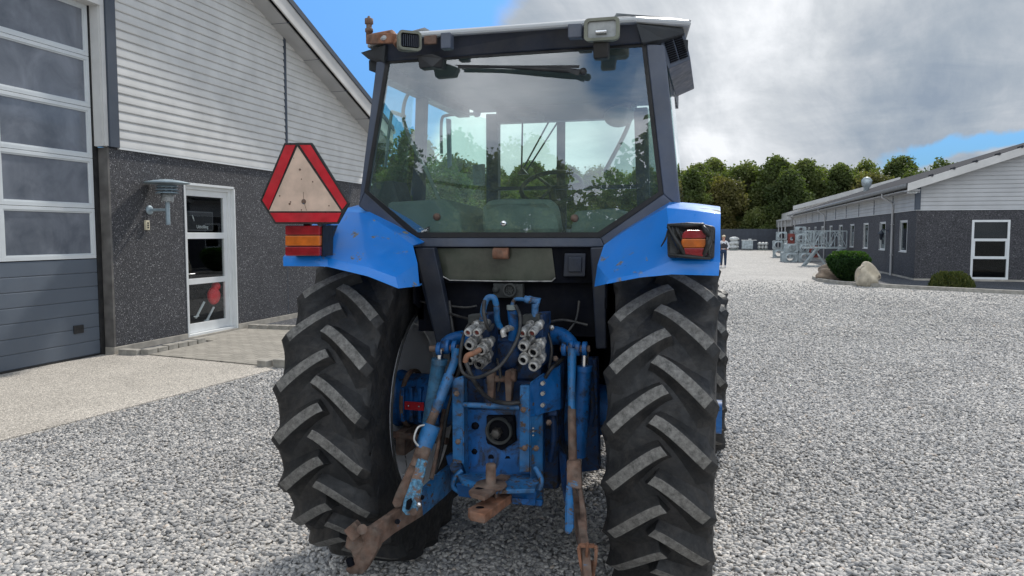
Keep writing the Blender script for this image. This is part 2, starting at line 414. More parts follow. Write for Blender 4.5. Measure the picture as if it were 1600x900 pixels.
mb = MB(); mb.box((WX - .34, 9.25, -.05), (WX + .015, 10.89, .118)); mb.box((WX - .34, 12.31, -.05), (WX + .015, 18.02, .118)); mb.box((WX - .34, 10.89, -.05), (WX + .01, 12.31, .045))
mb.build('plinth', 'plinth', ws, bevel=.005)
# vertical joints in the concrete elements
for y in (14.04, 16.9): MB().box((WX - .01, y, .12), (WX + .002, y + .018, 3.07)).build('wall_joint', 'trim_dark', ws)
# lap siding: each board slanted with a rounded lower lip; clipped by the roof slope
def siding(y0, y1, z0, ztop, pitch=.134, name='siding', x=WX, roof=roofz, mat='white_sheet', parent=None, axis='y', sgn=1):
    mb = MB(); z = z0
    prof = [(0, .004), (0.0, .022), (.012, .030), (.05, .027), (.10, .020), (.122, .010), (pitch, .004)]
    while z < ztop:
        for (a, d0), (b, d1) in zip(prof[:-1], prof[1:]):
            za, zb = z + a, z + b
            def lim(zz, e):
                if roof is None: return e
                return e
            def cut(zz):   # furthest position along the wall that is still under the roof at height zz
                return 12.9 + (6.23 - zz) / .373 if axis == 'y' else None
            if axis == 'y':
                ea, eb = min(y1, cut(za)), min(y1, cut(zb))
                if ea <= y0: continue
                eb = max(eb, y0)
                mb.add([(x + d0, y0, za), (x + d0, ea, za), (x + d1, eb, zb), (x + d1, y0, zb)], [(0, 1, 2, 3)], 0)
            else:           # gable facing -Y : the roof rises with x from the eave at x0=y0
                sa, sb = max(y0, roof(za)), max(y0, roof(zb))
                mb.add([(sa, x - d0, za), (y1, x - d0, za), (y1, x - d1, zb), (sb, x - d1, zb)], [(0, 1, 2, 3)], 0)
        z += pitch
    return mb.build(name, mat, parent, fix=False)
siding(9.45, 14.03, 3.09, 7.6, parent=ws); siding(14.10, 18.1, 3.09, 6, parent=ws)
siding(5.05, 9.45, 5.22, 8.9, parent=ws); siding(-3, 5.0, 3.09, 9.9, parent=ws)
mb = MB(); mb.prism([(WX - .01, 9.2, 3.08), (WX - .01, 18.1, 3.08), (WX - .01, 18.1, roofz(18.1)), (WX - .01, 9.2, roofz(9.2))], (-.1, 0, 0)); mb.build('wall_backing', 'trim_dark', ws)
for bx in (((WX, 9.28, 3.08), (WX + .055, 9.46, 7.4)), ((WX, 14.03, 3.10), (WX + .04, 14.10, 5.9))): MB().box(*bx).build('siding_trim', 'trim_dark', ws)
mb = MB(); mb.box((WX, 9.47, 3.062), (WX + .034, 18.1, 3.088)); mb.build('drip_strip', 'white_frame', ws)
# reveal of the garage opening
mb = MB(); mb.box((WX - .30, 9.19, 3.08), (WX - .002, 9.278, 5.2)); mb.box((WX - .04, 9.20, 3.09), (WX + .025, 9.275, 5.2)); mb.box((WX - .28, 4.95, 5.08), (WX + .03, 9.27, 5.22))
for z in (3.3, 3.9, 4.5): mb.box((WX - .02, 9.185, z), (WX - .005, 9.19, z + .015))
mb.build('garage_reveal', 'white_sheet', ws)
# roof, soffit, verge board
mb = MB(); rid = 3.0
def yz(y, dz): return (y, 6.23 - .373 * (y - 12.9) + dz) if y >= rid else (y, 6.23 - .373 * (rid - 12.9) - .373 * (rid - y) + dz)
for xa, xb in ((-30.3, -8.13),):
    for y0, y1 in ((rid, 18.45), (-12.45, rid)):
        a = yz(y0, .36) if y0 != -12.45 else yz(-12.45, .36); b = yz(y1, .36)
        mb.prism([(xa, a[0], a[1]), (xa, b[0], b[1]), (xa, b[0], b[1] + .05), (xa, a[0], a[1] + .05)], (xb - xa, 0, 0))
mb.build('roof', 'roof_grey', ws)
mb = MB(); a = yz(rid, 0); b = yz(18.4, 0)
mb.prism([(WX - .1, a[0], a[1]), (WX - .1, b[0], b[1]), (WX - .1, b[0], b[1] + .03), (WX - .1, a[0], a[1] + .03)], (.47, 0, 0)); mb.build('soffit', 'soffit_white', ws)
mb = MB(); [mb.box((WX, y, roofz(y) - .006), (WX + .46, y + .012, roofz(y) + .01)) for y in np.arange(5.2, 18, 1.2)]; mb.build('soffit_joint', 'trim_dark', ws)
mb = MB(); mb.prism([(-8.13, a[0], a[1] - .02), (-8.13, 18.4, roofz(18.4) - .02), (-8.13, 18.4, roofz(18.4) + .35), (-8.13, a[0], a[1] + .35)], (.03, 0, 0))
mb.prism([(-8.098, a[0], a[1] + .30), (-8.098, 18.42, roofz(18.42) + .30), (-8.098, 18.42, roofz(18.42) + .42), (-8.098, a[0], a[1] + .42)], (.03, 0, 0), 1)
mb.build('verge_board', ['fascia_white', 'trim_dark'], ws)
mb = MB(); mb.tube([(-8.1, 18.5, roofz(18.4) + .3), (-30, 18.5, roofz(18.4) + .3)], .07, 10); mb.build('gutter', 'grey_sheet', ws)

# garage door
DX = -8.78
mb = MB(); z = .04
while z < 1.44:     # ribbed insulated panels
    h = .198
    mb.prism([(DX - .04, 5.1, z), (DX + .008, 5.1, z + .002), (DX + .012, 5.1, z + .012), (DX + .012, 5.1, z + h - .012), (DX + .009, 5.1, z + h - .001), (DX - .04, 5.1, z + h)], (0, 4.07, 0)); z += h + .002
gd = mb.build('garage_door', 'door_grey', ws)
mb = MB(); mb.box((DX - .03, 5.1, -.01), (DX + .02, 9.18, .04)); mb.box((DX - .05, 9.17, 0), (DX + .03, 9.25, 5.1)); mb.build('rubber_edge', 'black_plastic', gd)
rows = [1.45 + i * .727 for i in range(6)]
for r_ in range(5):
    z0, z1 = rows[r_], rows[r_ + 1]
    for c_ in range(3):
        y1 = 9.16 - c_ * 1.53; y0 = y1 - 1.53
        mb = MB(); t = .055
        yl = y0 + (.0 if c_ < 2 else 0)
        mb.box((DX - .03, yl, z0), (DX + .02, y1, z0 + t)); mb.box((DX - .03, yl, z1 - t), (DX + .02, y1, z1 - .006))
        mb.box((DX - .03, yl, z0 + t), (DX + .02, yl + t, z1 - t)); mb.box((DX - .03, y1 - t, z0 + t), (DX + .02, y1, z1 - t))
        # bead
        mb.box((DX - .03, yl + t, z0 + t), (DX + .008, yl + t + .018, z1 - t)); mb.box((DX - .03, y1 - t - .018, z0 + t), (DX + .008, y1 - t, z1 - t))
        mb.box((DX - .03, yl + t + .018, z0 + t), (DX + .008, y1 - t - .018, z0 + t + .018)); mb.box((DX - .03, yl + t + .018, z1 - t - .018), (DX + .008, y1 - t - .018, z1 - t))
        wf = mb.build('door_window', 'aluminium_white', ws, bevel=.003)
        mb = MB(); mb.box((DX - .02, yl + t + .01, z0 + t + .01), (DX - .008, y1 - t - .01, z1 - t - .01)); mb.build('pane', 'door_pane', wf)
mb = MB(); mb.prism([(DX + .010, 8.70, .385), (DX + .010, 8.87, .385), (DX + .010, 8.87, .50), (DX + .010, 8.70, .50)], (.02, 0, 0)); mb.box((DX + .03, 8.73, .43), (DX + .034, 8.84, .47))
mb.build('handle', 'black_plastic', gd, bevel=.008)

# glazed entrance door in a reveal
y0, y1, zt = 10.9, 12.3, 2.67
mb = MB(); mb.box((WX - .14, y0, .045), (WX + .01, y0 + .035, zt)); mb.box((WX - .14, y1 - .035, .045), (WX + .01, y1, zt)); mb.box((WX - .14, y0, zt - .04), (WX + .01, y1, zt + .0)); mb.box((WX - .14, y0 + .035, .045), (WX - .02, y1 - .035, .085))
mb.box((WX - .14, y1 - .11, .09), (WX - .06, y1 - .035, zt - .04)); mb.box((WX - .14, y0 + .035, .09), (WX - .06, y0 + .09, zt - .04)); mb.box((WX - .14, y0 + .09, zt - .10), (WX - .06, y1 - .11, zt - .04))
dfr = mb.build('door_frame', 'white_frame', ws, bevel=.004)
dx = WX - .10; a, b = y0 + .09, y1 - .11
mb = MB(); st = .10
mb.box((dx - .05, a, .09), (dx, a + st, zt - .1)); mb.box((dx - .05, b - st, .09), (dx, b, zt - .1))
zs = [.09, .25, .93, 1.03, 1.72, 1.83, 2.46, zt - .10]
for i in range(0, 8, 2): mb.box((dx - .05, a + st, zs[i]), (dx, b - st, zs[i + 1]))
ed = mb.build('entrance_door', 'white_frame', ws, bevel=.004)
for i in (1, 3, 5):
    mb = MB(); mb.box((dx - .03, a + st, zs[i]), (dx - .022, b - st, zs[i + 1])); mb.build('pane', 'door_glass', ed)
mb = MB(); mb.cyl((dx, a + .045, 1.12), (dx + .06, a + .045, 1.12), .012); mb.cyl((dx + .055, a + .045, 1.12), (dx + .055, a + .19, 1.12), .011); mb.box((dx, a + .025, .95), (dx + .008, a + .065, 1.2)); mb.build('handle', 'chrome', ed)
# room behind the door
mb = MB(); mb.box((WX - 2.6, 9.9, .01), (WX - 2.55, 14, 3)); mb.box((WX - 2.6, 9.9, .01), (WX - .33, 9.95, 3)); mb.box((WX - 2.6, 14, .01), (WX - .33, 14.05, 3)); mb.box((WX - 2.6, 9.9, .0), (WX - .33, 14.05, .02)); mb.box((WX - 2.6, 9.9, 3), (WX - .33, 14.05, 3.02)); mb.build('inner_room', 'poster_black', ws)
pst = MB(); px0, px1, pz0, pz1 = 11.15, 11.86, 1.86, 2.20
pst.box((dx - .07, px0, pz0), (dx - .06, px1, pz1)); poster = pst.build('poster_board', 'poster_black', ws)
mb = MB(); t = .02
mb.box((dx - .0595, px0, pz0), (dx - .055, px1, pz0 + t)); mb.box((dx - .0595, px0, pz1 - t), (dx - .055, px1, pz1)); mb.box((dx - .0595, px0, pz0), (dx - .055, px0 + t, pz1)); mb.box((dx - .0595, px1 - t, pz0), (dx - .055, px1, pz1)); mb.build('frame', 'poster_grey', poster)
cu = bpy.data.curves.new('lettering', 'FONT'); cu.body = 'Udstilling'; cu.size = .085; cu.extrude = .001; cu.align_x = 'CENTER'
cu.materials.append(MATS['white_frame'])
tx = bpy.data.objects.new('lettering', cu); COL.objects.link(tx); tx.parent = poster
tx.location = Vector((dx - .054, 11.56, 1.905)) - Vector((WX, 9.2, 0)); tx.rotation_euler = (math.pi / 2, 0, math.pi / 2)
bpy.context.view_layer.update(); tme = bpy.data.meshes.new_from_object(tx); tob = bpy.data.objects.new('lettering', tme); COL.objects.link(tob); tob.parent = poster; tob.location = tx.location; tob.rotation_euler = tx.rotation_euler; bpy.data.objects.remove(tx); tob.name = 'lettering'
mb = MB(); mb.tube([(dx - .054, 11.30, 2.13), (dx - .054, 11.32, 2.08), (dx - .054, 11.345, 2.03)], [.006, .012, .004], 8); mb.build('emblem', 'white_frame', poster)
# red machine with slanting silver legs, on show inside
rm = thing('display_machine', (WX - .55, 11.6, .02), 'red rounded machine on slanting silver legs behind the lowest door pane', 'machine')
c = at(334, 462, X=WX - .22); mb = MB(); mb.sphere(c, .15, 10, 0, (.6, 1.0, 1.1)); mb.sphere(c + Vector((0, .07, .17)), .08, 8); mb.build('body', 'red_show', rm)
for (a, b) in (((306, 497), (319, 472)), ((322, 503), (334, 480))):
    p0, p1 = at(*a, X=WX - .2), at(*b, X=WX - .22); mb = MB(); mb.tube([p0, p1], .020, 10); mb.tube([p0 + Vector((0, -.05, .03)), p0 + Vector((0, .08, .03))], .012, 8); mb.build('leg', 'white_frame', rm)

# wall lamp
lx, ly = at(262, 328, Y=10.08)[0], 10.08
wl = thing('wall_lamp', (WX, ly, 2.18), 'zinc-grey outdoor wall lamp with disc hood and ringed shade, left of the glazed door', 'lamp')
mb = MB(); mb.lathe((WX, ly, 2.18), (1, 0, 0), [(0, 0), (0, .075), (.02, .072), (.03, .04), (.03, 0)], 20); mb.cyl((WX + .02, ly, 2.18), (lx, ly, 2.18), .022); mb.build('bracket', 'lamp_zinc', wl)
mb = MB(); mb.tube([(lx, ly, 1.95), (lx, ly, 2.31)], .033, 16); mb.build('stem', 'lamp_zinc', wl)
mb = MB(); mb.lathe((lx, ly, 2.31), (0, 0, 1), [(0, 0), (0, .095), (.004, .095), (.14, .095), (.14, 0)], 20); mb.build('glass_cylinder', 'lens_clear', wl)
mb = MB(); [mb.cyl((lx + .088 * math.cos(k * math.pi / 3), ly + .088 * math.sin(k * math.pi / 3), 2.30), (lx + .088 * math.cos(k * math.pi / 3), ly + .088 * math.sin(k * math.pi / 3), 2.56), .006, 6) for k in range(6)]; mb.build('cage', 'chrome', wl)
for k in range(3):
    mb = MB(); zz = 2.435 + k * .047; mb.lathe((lx, ly, zz), (0, 0, 1), [(0, .177 - k * .004), (.004, .178 - k * .004), (.034, .125), (.030, .12), (0, .172 - k * .004)], 28); mb.build('shade_ring', 'lamp_zinc', wl)
mb = MB(); mb.lathe((lx, ly, 2.595), (0, 0, 1), [(-.006, 0), (-.006, .335), (0, .340), (.012, .32), (.04, .19), (.058, .05), (.06, 0)], 36)
for k in range(3): mb.cyl((lx + .1 * math.cos(k * 2.1), ly + .1 * math.sin(k * 2.1), 2.63), (lx + .1 * math.cos(k * 2.1), ly + .1 * math.sin(k * 2.1), 2.655), .009, 8)
mb.build('hood', 'lamp_zinc', wl)
# key switch on the wall
kx = at(228, 352, X=WX); sw = thing('key_switch', tuple(kx), 'small ivory switch box on the dark wall below the lamp', 'switch')
mb = MB(); mb.box((WX, kx.y - .04, kx.z - .075), (WX + .04, kx.y + .04, kx.z + .075)); mb.build('box', 'ivory', sw, bevel=.006)
mb = MB(); [mb.lathe((WX + .04, kx.y, kx.z + d), (1, 0, 0), [(0, .016), (.006, .014), (.006, 0)], 12) for d in (-.035, 0, .035)]; mb.build('button', 'black_plastic', sw)

# ------------------------------------------------------------ right hall
GX, GY, EY = 7.41, 31.7, 77.7
RS = .333
rh = thing('long_hall', (GX, GY, 0), 'long single-storey hall with dark pebble walls, pale siding and a row of narrow side windows', 'building')
mb = MB(); mb.box((GX, GY, .12), (9.30, GY + .3, 2.70)); mb.box((10.56, GY, .12), (27, GY + .3, 2.70)); mb.box((9.30, GY, 2.33), (10.56, GY + .3, 2.70)); mb.build('wall', 'dark_aggregate_far', rh)
wins = [33.62 + 3.92 * k for k in range(11)]
mb = MB(); ys = GY + .302
for w in wins:
    mb.box((GX, ys, .12), (GX + .3, w - .58, 2.70)); mb.box((GX, w - .58, .12), (GX + .3, w + .58, 1.10)); mb.box((GX, w - .58, 2.33), (GX + .3, w + .58, 2.70)); ys = w + .58
mb.box((GX, ys, .12), (GX + .3, EY, 2.70)); mb.build('wall', 'dark_aggregate_far', rh)
mb = MB(); mb.box((GX - .02, GY - .02, -.02), (27, GY + .28, .12)); mb.box((GX - .02, GY + .281, -.02), (GX + .28, EY, .12)); mb.build('plinth', 'plinth', rh)
siding(GX, 27, 2.72, 8.6, pitch=.155, name='siding', x=GY, roof=lambda z: GX + (z - 3.75) / RS, parent=rh, axis='x', mat='grey_sheet')
mb = MB(); z = 2.72      # side siding in panels
while z < 3.6:
    mb.add([(GX - .004, GY + .1, z), (GX - .004, EY, z), (GX - .012, EY, z + .155), (GX - .012, GY + .1, z + .155)], [(0, 1, 2, 3)]); mb.add([(GX - .004, GY + .1, z), (GX - .004, EY, z), (GX - .022, EY, z + .012), (GX - .022, GY + .1, z + .012)], [(0, 1, 2, 3)])
    mb.add([(GX - .022, GY + .1, z + .012), (GX - .022, EY, z + .012), (GX - .008, EY, z + .155), (GX - .008, GY + .1, z + .155)], [(0, 1, 2, 3)]); z += .155
mb.build('siding', 'grey_sheet', rh, fix=False)
MB().box((GX - .05, GY - .05, 2.72), (GX + .12, GY + .14, 3.6)).build('siding_trim', 'trim_dark', rh)
for w in wins[:-1]: MB().box((GX - .035, w + 1.93, 2.73), (GX, w + 1.99, 3.6)).build('siding_trim', 'trim_dark', rh)
mb = MB(); mb.box((GX - .03, GY - .034, 2.70), (27, GY, 2.722)); mb.box((GX - .034, GY, 2.70), (GX, EY, 2.722)); mb.build('drip_strip', 'white_frame', rh)
ridx = 15.6
mb = MB(); e0x = GX - .45; e0z = 3.62
zr = lambda x: e0z + RS * (x - e0x)
mb.prism([(e0x, GY - .5, e0z), (ridx, GY - .5, zr(ridx)), (ridx, GY - .5, zr(ridx) + .08), (e0x, GY - .5, e0z + .08)], (0, EY - GY + 1, 0))
mb.prism([(ridx, GY - .5, zr(ridx)), (2 * ridx - e0x, GY - .5, e0z), (2 * ridx - e0x, GY - .5, e0z + .08), (ridx, GY - .5, zr(ridx) + .08)], (0, EY - GY + 1, 0))
for k in range(12): mb.tube([(e0x + .8 + k * .72, GY - .56, zr(e0x + .8 + k * .72) + .09), (e0x + .8 + k * .72, GY - .2, zr(e0x + .8 + k * .72) + .09)], .05, 8)
mb.build('roof', 'roof_grey', rh)
mb = MB(); mb.prism([(e0x, GY - .52, e0z - .22), (ridx, GY - .52, zr(ridx) - .22), (ridx, GY - .52, zr(ridx) + .07), (e0x, GY - .52, e0z + .07)], (0, .03, 0))
mb.prism([(e0x, GY - .49, e0z - .22), (ridx, GY - .49, zr(ridx) - .22), (ridx, GY - .49, zr(ridx) - .20), (e0x, GY - .49, e0z - .20)], (0, .5, 0))
mb.build('verge_board', 'fascia_white', rh)
mb = MB(); mb.prism([(e0x, GY - .45, e0z - .2), (GX, GY - .45, e0z - .2), (GX, GY - .45, e0z - .16), (e0x, GY - .45, e0z - .16)], (0, EY - GY + .8, 0)); mb.build('soffit', 'soffit_white', rh)
mb = MB(); mb.lathe((e0x - .05, GY - .4, e0z - .02), (0, 1, 0), [(0, 0), (0, .085), (EY - GY + .8, .085), (EY - GY + .8, 0)], 14); mb.build('gutter', 'gutter_grey', rh)
for y in (35.35, 55.7, 75.5):
    mb = MB(); mb.tube([(e0x - .05, y, e0z - .05), (e0x - .05, y, e0z - .25), (GX - .12, y, e0z - .48), (GX - .07, y, e0z - .62), (GX - .07, y, .03)], .045, 10)
    for z in (.9, 2.2, 3.0): mb.box((GX - .12, y - .06, z), (GX, y + .06, z + .03))
    mb.build('downpipe', 'grey_sheet', rh)
first = None
for w in wins:
    mb = MB(); t = .06; a, b = w - .58, w + .58; x0, x1 = GX + .02, GX + .10
    mb.box((x0, a, 1.10), (x1, a + t, 2.33)); mb.box((x0, b - t, 1.10), (x1, b, 2.33)); mb.box((x0, a + t, 2.33 - t), (x1, b - t, 2.33)); mb.box((GX - .03, a - .02, 1.07), (x1, b + .02, 1.10)); mb.box((x0, a + t, 1.10), (x1, b - t, 1.10 + t)); 
    mb.box((GX - .008, a - .03, 1.09), (x0, a, 2.36)); mb.box((GX - .008, b, 1.09), (x0, b + .03, 2.36)); mb.box((GX - .008, a, 2.33), (x0, b, 2.36))
    wf = mb.build('window', 'white_frame', rh); mb = MB(); mb.box((GX + .05, a + t, 1.16), (GX + .06, b - t, 2.27)); mb.build('pane', 'pane_glass', wf)
mb = MB(); mb.box((GX + .31, GY + .31, .0), (27, EY, .02)); mb.box((14, GY + .4, 0), (14.2, EY, 3)); mb.box((GX + .31, GY + .31, 2.75), (27, EY, 2.8)); mb.box((26.8, GY, 0), (27, EY, 3.6)); mb.box((GX, EY, 0), (27, EY + .2, 3.6)); mb.build('inner_room', 'interior_dark', rh)
# big gable window
mb = MB(); xa, xb = 9.30, 10.56; y_ = GY + .02; t = .08
mb.box((xa, y_ - .03, .12), (xa + t, y_ + .07, 2.33)); mb.box((xb - t, y_ - .03, .12), (xb, y_ + .07, 2.33)); mb.box((xa + t, y_ - .03, 2.33 - t), (xb - t, y_ + .07, 2.33)); mb.box((xa + t, y_ - .03, .12), (xb - t, y_ + .07, .12 + t))
for z in (.88, 1.54): mb.box((xa + t, y_ - .03, z), (xb - t, y_ + .07, z + .10))
mb.box((xa + t, y_ - .02, .98), (xa + t + .05, y_ + .05, 1.54)); mb.box((xb - t - .05, y_ - .02, .98), (xb - t, y_ + .05, 1.54))
gw = mb.build('window', 'white_frame', rh, bevel=.004, label='tall three-pane white-framed window in the gable wall')
for z0, z1 in ((.20, .88), (.98, 1.54), (1.64, 2.25)):
    mb = MB(); mb.box((xa + t, y_ + .03, z0), (xb - t, y_ + .04, z1)); mb.build('pane', 'pane_glass', gw)
fl = thing('flood_light', (7.16, 31.45, 3.3), 'white rectangular flood light under the eave at the hall corner', 'lamp')
mb = MB(); mb.box((7.02, 31.35, 3.33), (7.33, 31.55, 3.50)); mb.build('housing', 'white_frame', fl, bevel=.01); mb = MB(); mb.box((7.14, 31.43, 3.36), (7.44, 31.47, 3.40)); mb.build('bracket', 'grey_sheet', fl); mb = MB(); mb.box((7.04, 31.345, 3.35), (7.31, 31.35, 3.48)); mb.build('lens', 'lens_clear', fl)
for i, y in enumerate((36.3, 49.0)):
    sl = thing('lantern', (GX, y, 1.9), ('dark hanging wall lantern beside the near downpipe of the hall' if i == 0 else 'small dark wall lantern far along the hall side wall'), 'lantern', 'wall lanterns on the long hall')
    mb = MB(); mb.tube([(GX, y, 1.95), (GX - .15, y, 2.0), (GX - .3, y, 1.98)], .018, 8); mb.box((GX - .02, y - .05, 1.85), (GX, y + .05, 2.05)); mb.build('bracket', 'trim_dark', sl)
    mb = MB(); mb.lathe((GX - .3, y, 1.55), (0, 0, 1), [(0, 0), (0, .05), (.25, .10), (.27, .16), (.40, .03), (.44, 0)], 8); mb.build('lamp_head', 'trim_dark', sl)
rv = thing('roof_vent', tuple(at(1354, 293, Y=62)), 'galvanised cylindrical vent cowl standing on the hall roof', 'vent')
c = at(1354, 293, Y=62); mb = MB(); mb.lathe((c.x, c.y, c.z - .6), (0, 0, 1), [(0, .2), (.6, .2), (.75, .34), (1.15, .38), (1.35, .2), (1.4, 0)], 16); mb.build('cowl', 'galvanised', rv)
# the next hall beyond: lower, pale fascia
nh = thing('rear_hall', (8, 79, 0), 'further hall with pale fascia and porch posts behind the long hall', 'building')
mb = MB(); mb.box((7.8, 79, 0), (22, 110, 2.6)); mb.build('wall', 'dark_aggregate_far', nh)
mb = MB(); mb.box((7.3, 78.5, 2.6), (22, 110, 3.5)); mb.build('siding', 'grey_sheet', nh)
pA = at(1238, 327, Y=79); pB = at(1404, 284, Y=79)
mb = MB(); mb.prism([(pA.x, 78.3, pA.z - .1), (pB.x, 78.3, pB.z - .1), (pB.x, 78.3, pB.z + .4), (pA.x, 78.3, pA.z + .3)], (0, .1, 0)); mb.prism([(pA.x + .5, 78.5, 3.5), (pB.x, 78.5, 3.5), (pB.x, 78.5, pB.z), (pA.x + .5, 78.5, pA.z)], (0, 20, 0)); mb.build('gable', 'fascia_white', nh)
mb = MB(); [mb.cyl((6.9, y, 0), (6.9, y, 3.2), .07, 8) for y in (80, 84, 88)]; mb.box((6.8, 79, 3.2), (7.3, 90, 3.35)); mb.build('porch', 'grey_sheet', nh)

# planting bed with concrete kerb on the right
kp = [at(x, y, Z=0) for x, y in ((1288, 428), (1274, 431), (1272, 436), (1282, 440), (1310, 444), (1360, 448), (1420, 451.5), (1480, 454.5), (1540, 457.5), (1600, 460.5), (1700, 465.5), (1900, 475))]
kp = [Vector((p.x, p.y, 0)) for p in kp]
def ribbon(pts, w, z0, z1):
    mb = MB(); Ls = []; Rs = []
    for i, p in enumerate(pts):
        d = (pts[min(i + 1, len(pts) - 1)] - pts[max(0, i - 1)]).normalized(); n = Vector((-d.y, d.x, 0)); Ls.append(p + n * w / 2); Rs.append(p - n * w / 2)
    for i in range(len(pts) - 1):
        a, b, c, d = Ls[i], Ls[i + 1], Rs[i + 1], Rs[i]
        mb.prism([(a.x, a.y, z0), (b.x, b.y, z0), (c.x, c.y, z0), (d.x, d.y, z0)], (0, 0, z1 - z0))
    return mb
tag(ribbon(kp, .16, -.02, .12).build('kerb', 'kerb_conc', bevel=.01), kind='structure')
mb = MB(); bp = [(p.x, p.y, .05) for p in kp] + [(20, GY, .05), (GX, GY, .05), (GX, 37, .05), (6.0, 37, .05)]
mb.add(bp, [tuple(range(len(bp)))]); tag(mb.build('bed_gravel', 'bed_gravel', fix=False), kind='structure')
def blob(c, sx, sy, sz, seed, rough=.18, n=20, shape=None):
    rs = np.random.default_rng(seed); ph = rs.uniform(0, 6.28, (8, 3)); fr = rs.uniform(.8, 3.2, (8, 3)); mb = MB(); vs = []; fs = []
    for i in range(n + 1):
        t = math.pi * i / n
        for k in range(2 * n):
            a = math.pi * k / n; d = np.array([math.sin(t) * math.cos(a), math.sin(t) * math.sin(a), math.cos(t)])
            q = 1 + rough * float(np.mean([math.sin(fr[j] @ d * 2 + ph[j][0]) for j in range(8)])) * 1.6
            x, y, z = d * q
            if shape: x, y, z = shape(x, y, z)
            vs.append((c[0] + x * sx, c[1] + y * sy, max(0.0, c[2] + z * sz)))
    for i in range(n):
        for k in range(2 * n): fs.append((i * 2 * n + k, (i + 1) * 2 * n + k, (i + 1) * 2 * n + (k + 1) % (2 * n), i * 2 * n + (k + 1) % (2 * n)))
    return mb.add(vs, fs, 0, True)
b_ = at(1358, 446, Z=.05)
def lean(x, y, z): return (x * (1 - .28 * z) - .12 * z * (z > 0), y, z)
tag(blob((b_.x, b_.y + .3, .38), .37, .36, .48, 4, .34, 28, shape=lean).build('boulder', 'rock_pale'), 'pale upright boulder with a rounded top in front of the clipped shrub', 'boulder')
b_ = at(1299, 438, Z=.05)
tag(blob((b_.x, b_.y + .35, .25), .48, .4, .36, 9, .4).build('boulder', 'rock_brown'), 'low brownish boulder left of the clipped shrub', 'boulder')

# ------------------------------------------------------------ leaf masses
def leafmesh(centres, size, mat, flat=.5, elong=1.6, tones=None, name='foliage', parent=None, up=0.0, origin=(0, 0, 0)):
    n = len(centres); d = rng.normal(size=(n, 3)); d[:, 2] = d[:, 2] * (1 - flat) + up; d /= np.linalg.norm(d, axis=1)[:, None]
    e = rng.normal(size=(n, 3)); e -= (e * d).sum(1)[:, None] * d; e /= np.linalg.norm(e, axis=1)[:, None]
    s = size * rng.uniform(.6, 1.4, n)[:, None]; a = d * s * elong * .5; b = e * s * .5
    v = np.stack([centres - a, centres + b * .9, centres + a, centres - b * .9], 1).reshape(-1, 3) - np.array(origin)
    me = bpy.data.meshes.new(name); me.vertices.add(n * 4); me.vertices.foreach_set('co', v.ravel())
    me.loops.add(n * 4); me.loops.foreach_set('vertex_index', np.arange(n * 4)); me.polygons.add(n); me.polygons.foreach_set('loop_start', np.arange(n) * 4)
    me.update(calc_edges=True)
    at_ = me.attributes.new('tone', 'FLOAT', 'POINT'); t = rng.uniform(0, 1, n) if tones is None else tones; at_.data.foreach_set('value', np.repeat(t, 4).astype('f'))
    me.materials.append(MATS[mat]); o = bpy.data.objects.new(name, me); COL.objects.link(o)
    if parent: o.parent = parent
    return o
def crown_pts(lobes, n, shell=.55):
    out = []; tn = []; w = np.array([l[1] ** 2 * 1.0 for l in lobes]); w = w / w.sum()
    for (c, r, sq), k in zip([(l[0], l[1], l[2]) for l in lobes], (w * n).astype(int)):
        d = rng.normal(size=(k, 3)); d /= np.linalg.norm(d, axis=1)[:, None]
        rr = r * rng.uniform(shell, 1.05, k) ** .6
        rr *= 1 + .18 * np.sin(d @ rng.normal(size=3) * 5 + rng.uniform(0, 6)) + .12 * np.sin(d @ rng.normal(size=3) * 11)
        p = np.array(c) + d * rr[:, None] * np.array([1, 1, sq]); out.append(p)
        tn.append(np.clip(rng.uniform(.1, .9) + rng.normal(0, .16, k), 0, 1))
    return np.concatenate(out), np.concatenate(tn)
def make_tree(name, h, wid, mat, nleaf, leaf, label, group, seed, trunkh=.3, nlobes=22):
    rs = np.random.default_rng(seed); o = thing(name, (0, 0, 0), label, 'tree', group)
    lobes = []
    for i in range(nlobes):
        t = rs.uniform(0, 1); zz = h * (trunkh + (1 - trunkh) * t * .92); prof = math.sin(math.pi * min(1, .18 + t * .80)) ** .6
        a = rs.uniform(0, 6.28); rad = wid * .5 * prof * rs.uniform(.3, .85); r = wid * rs.uniform(.11, .22)
        lobes.append(((rad * math.cos(a), rad * math.sin(a), zz), r, rs.uniform(.8, 1.2)))
    lobes.append(((0, 0, h * .93), wid * .11, 1.5))
    P, T = crown_pts(lobes, nleaf, .35)
    k = int(nleaf * .04); T2 = rs.uniform(.3, .8, k); q = P[rs.integers(0, len(P), k)]; q = q + (q - np.array([0, 0, h * .55])) * rs.uniform(.02, .08, k)[:, None]
    P = np.concatenate([P, q]); T = np.concatenate([T, T2])
    leafmesh(P, leaf, mat, .3, 1.5, T, 'crown', o)
    mb = MB(); mb.tube([(0, 0, -.1), (.05, .02, h * .3), (-.08, .05, h * .6), (0, 0, h * .88)], [h * .022, h * .017, h * .010, h * .003], 8)
    for (c, r, s_) in lobes[:12]:
        zb = max(h * .15, c[2] - h * .18); mb.tube([(0, 0, zb), (c[0] * .55, c[1] * .55, (zb + c[2]) / 2), c], [h * .008, h * .005, h * .002], 5)
    mb.build('trunk', 'bark', o); return o
G = 'trees of the wood behind the yard'
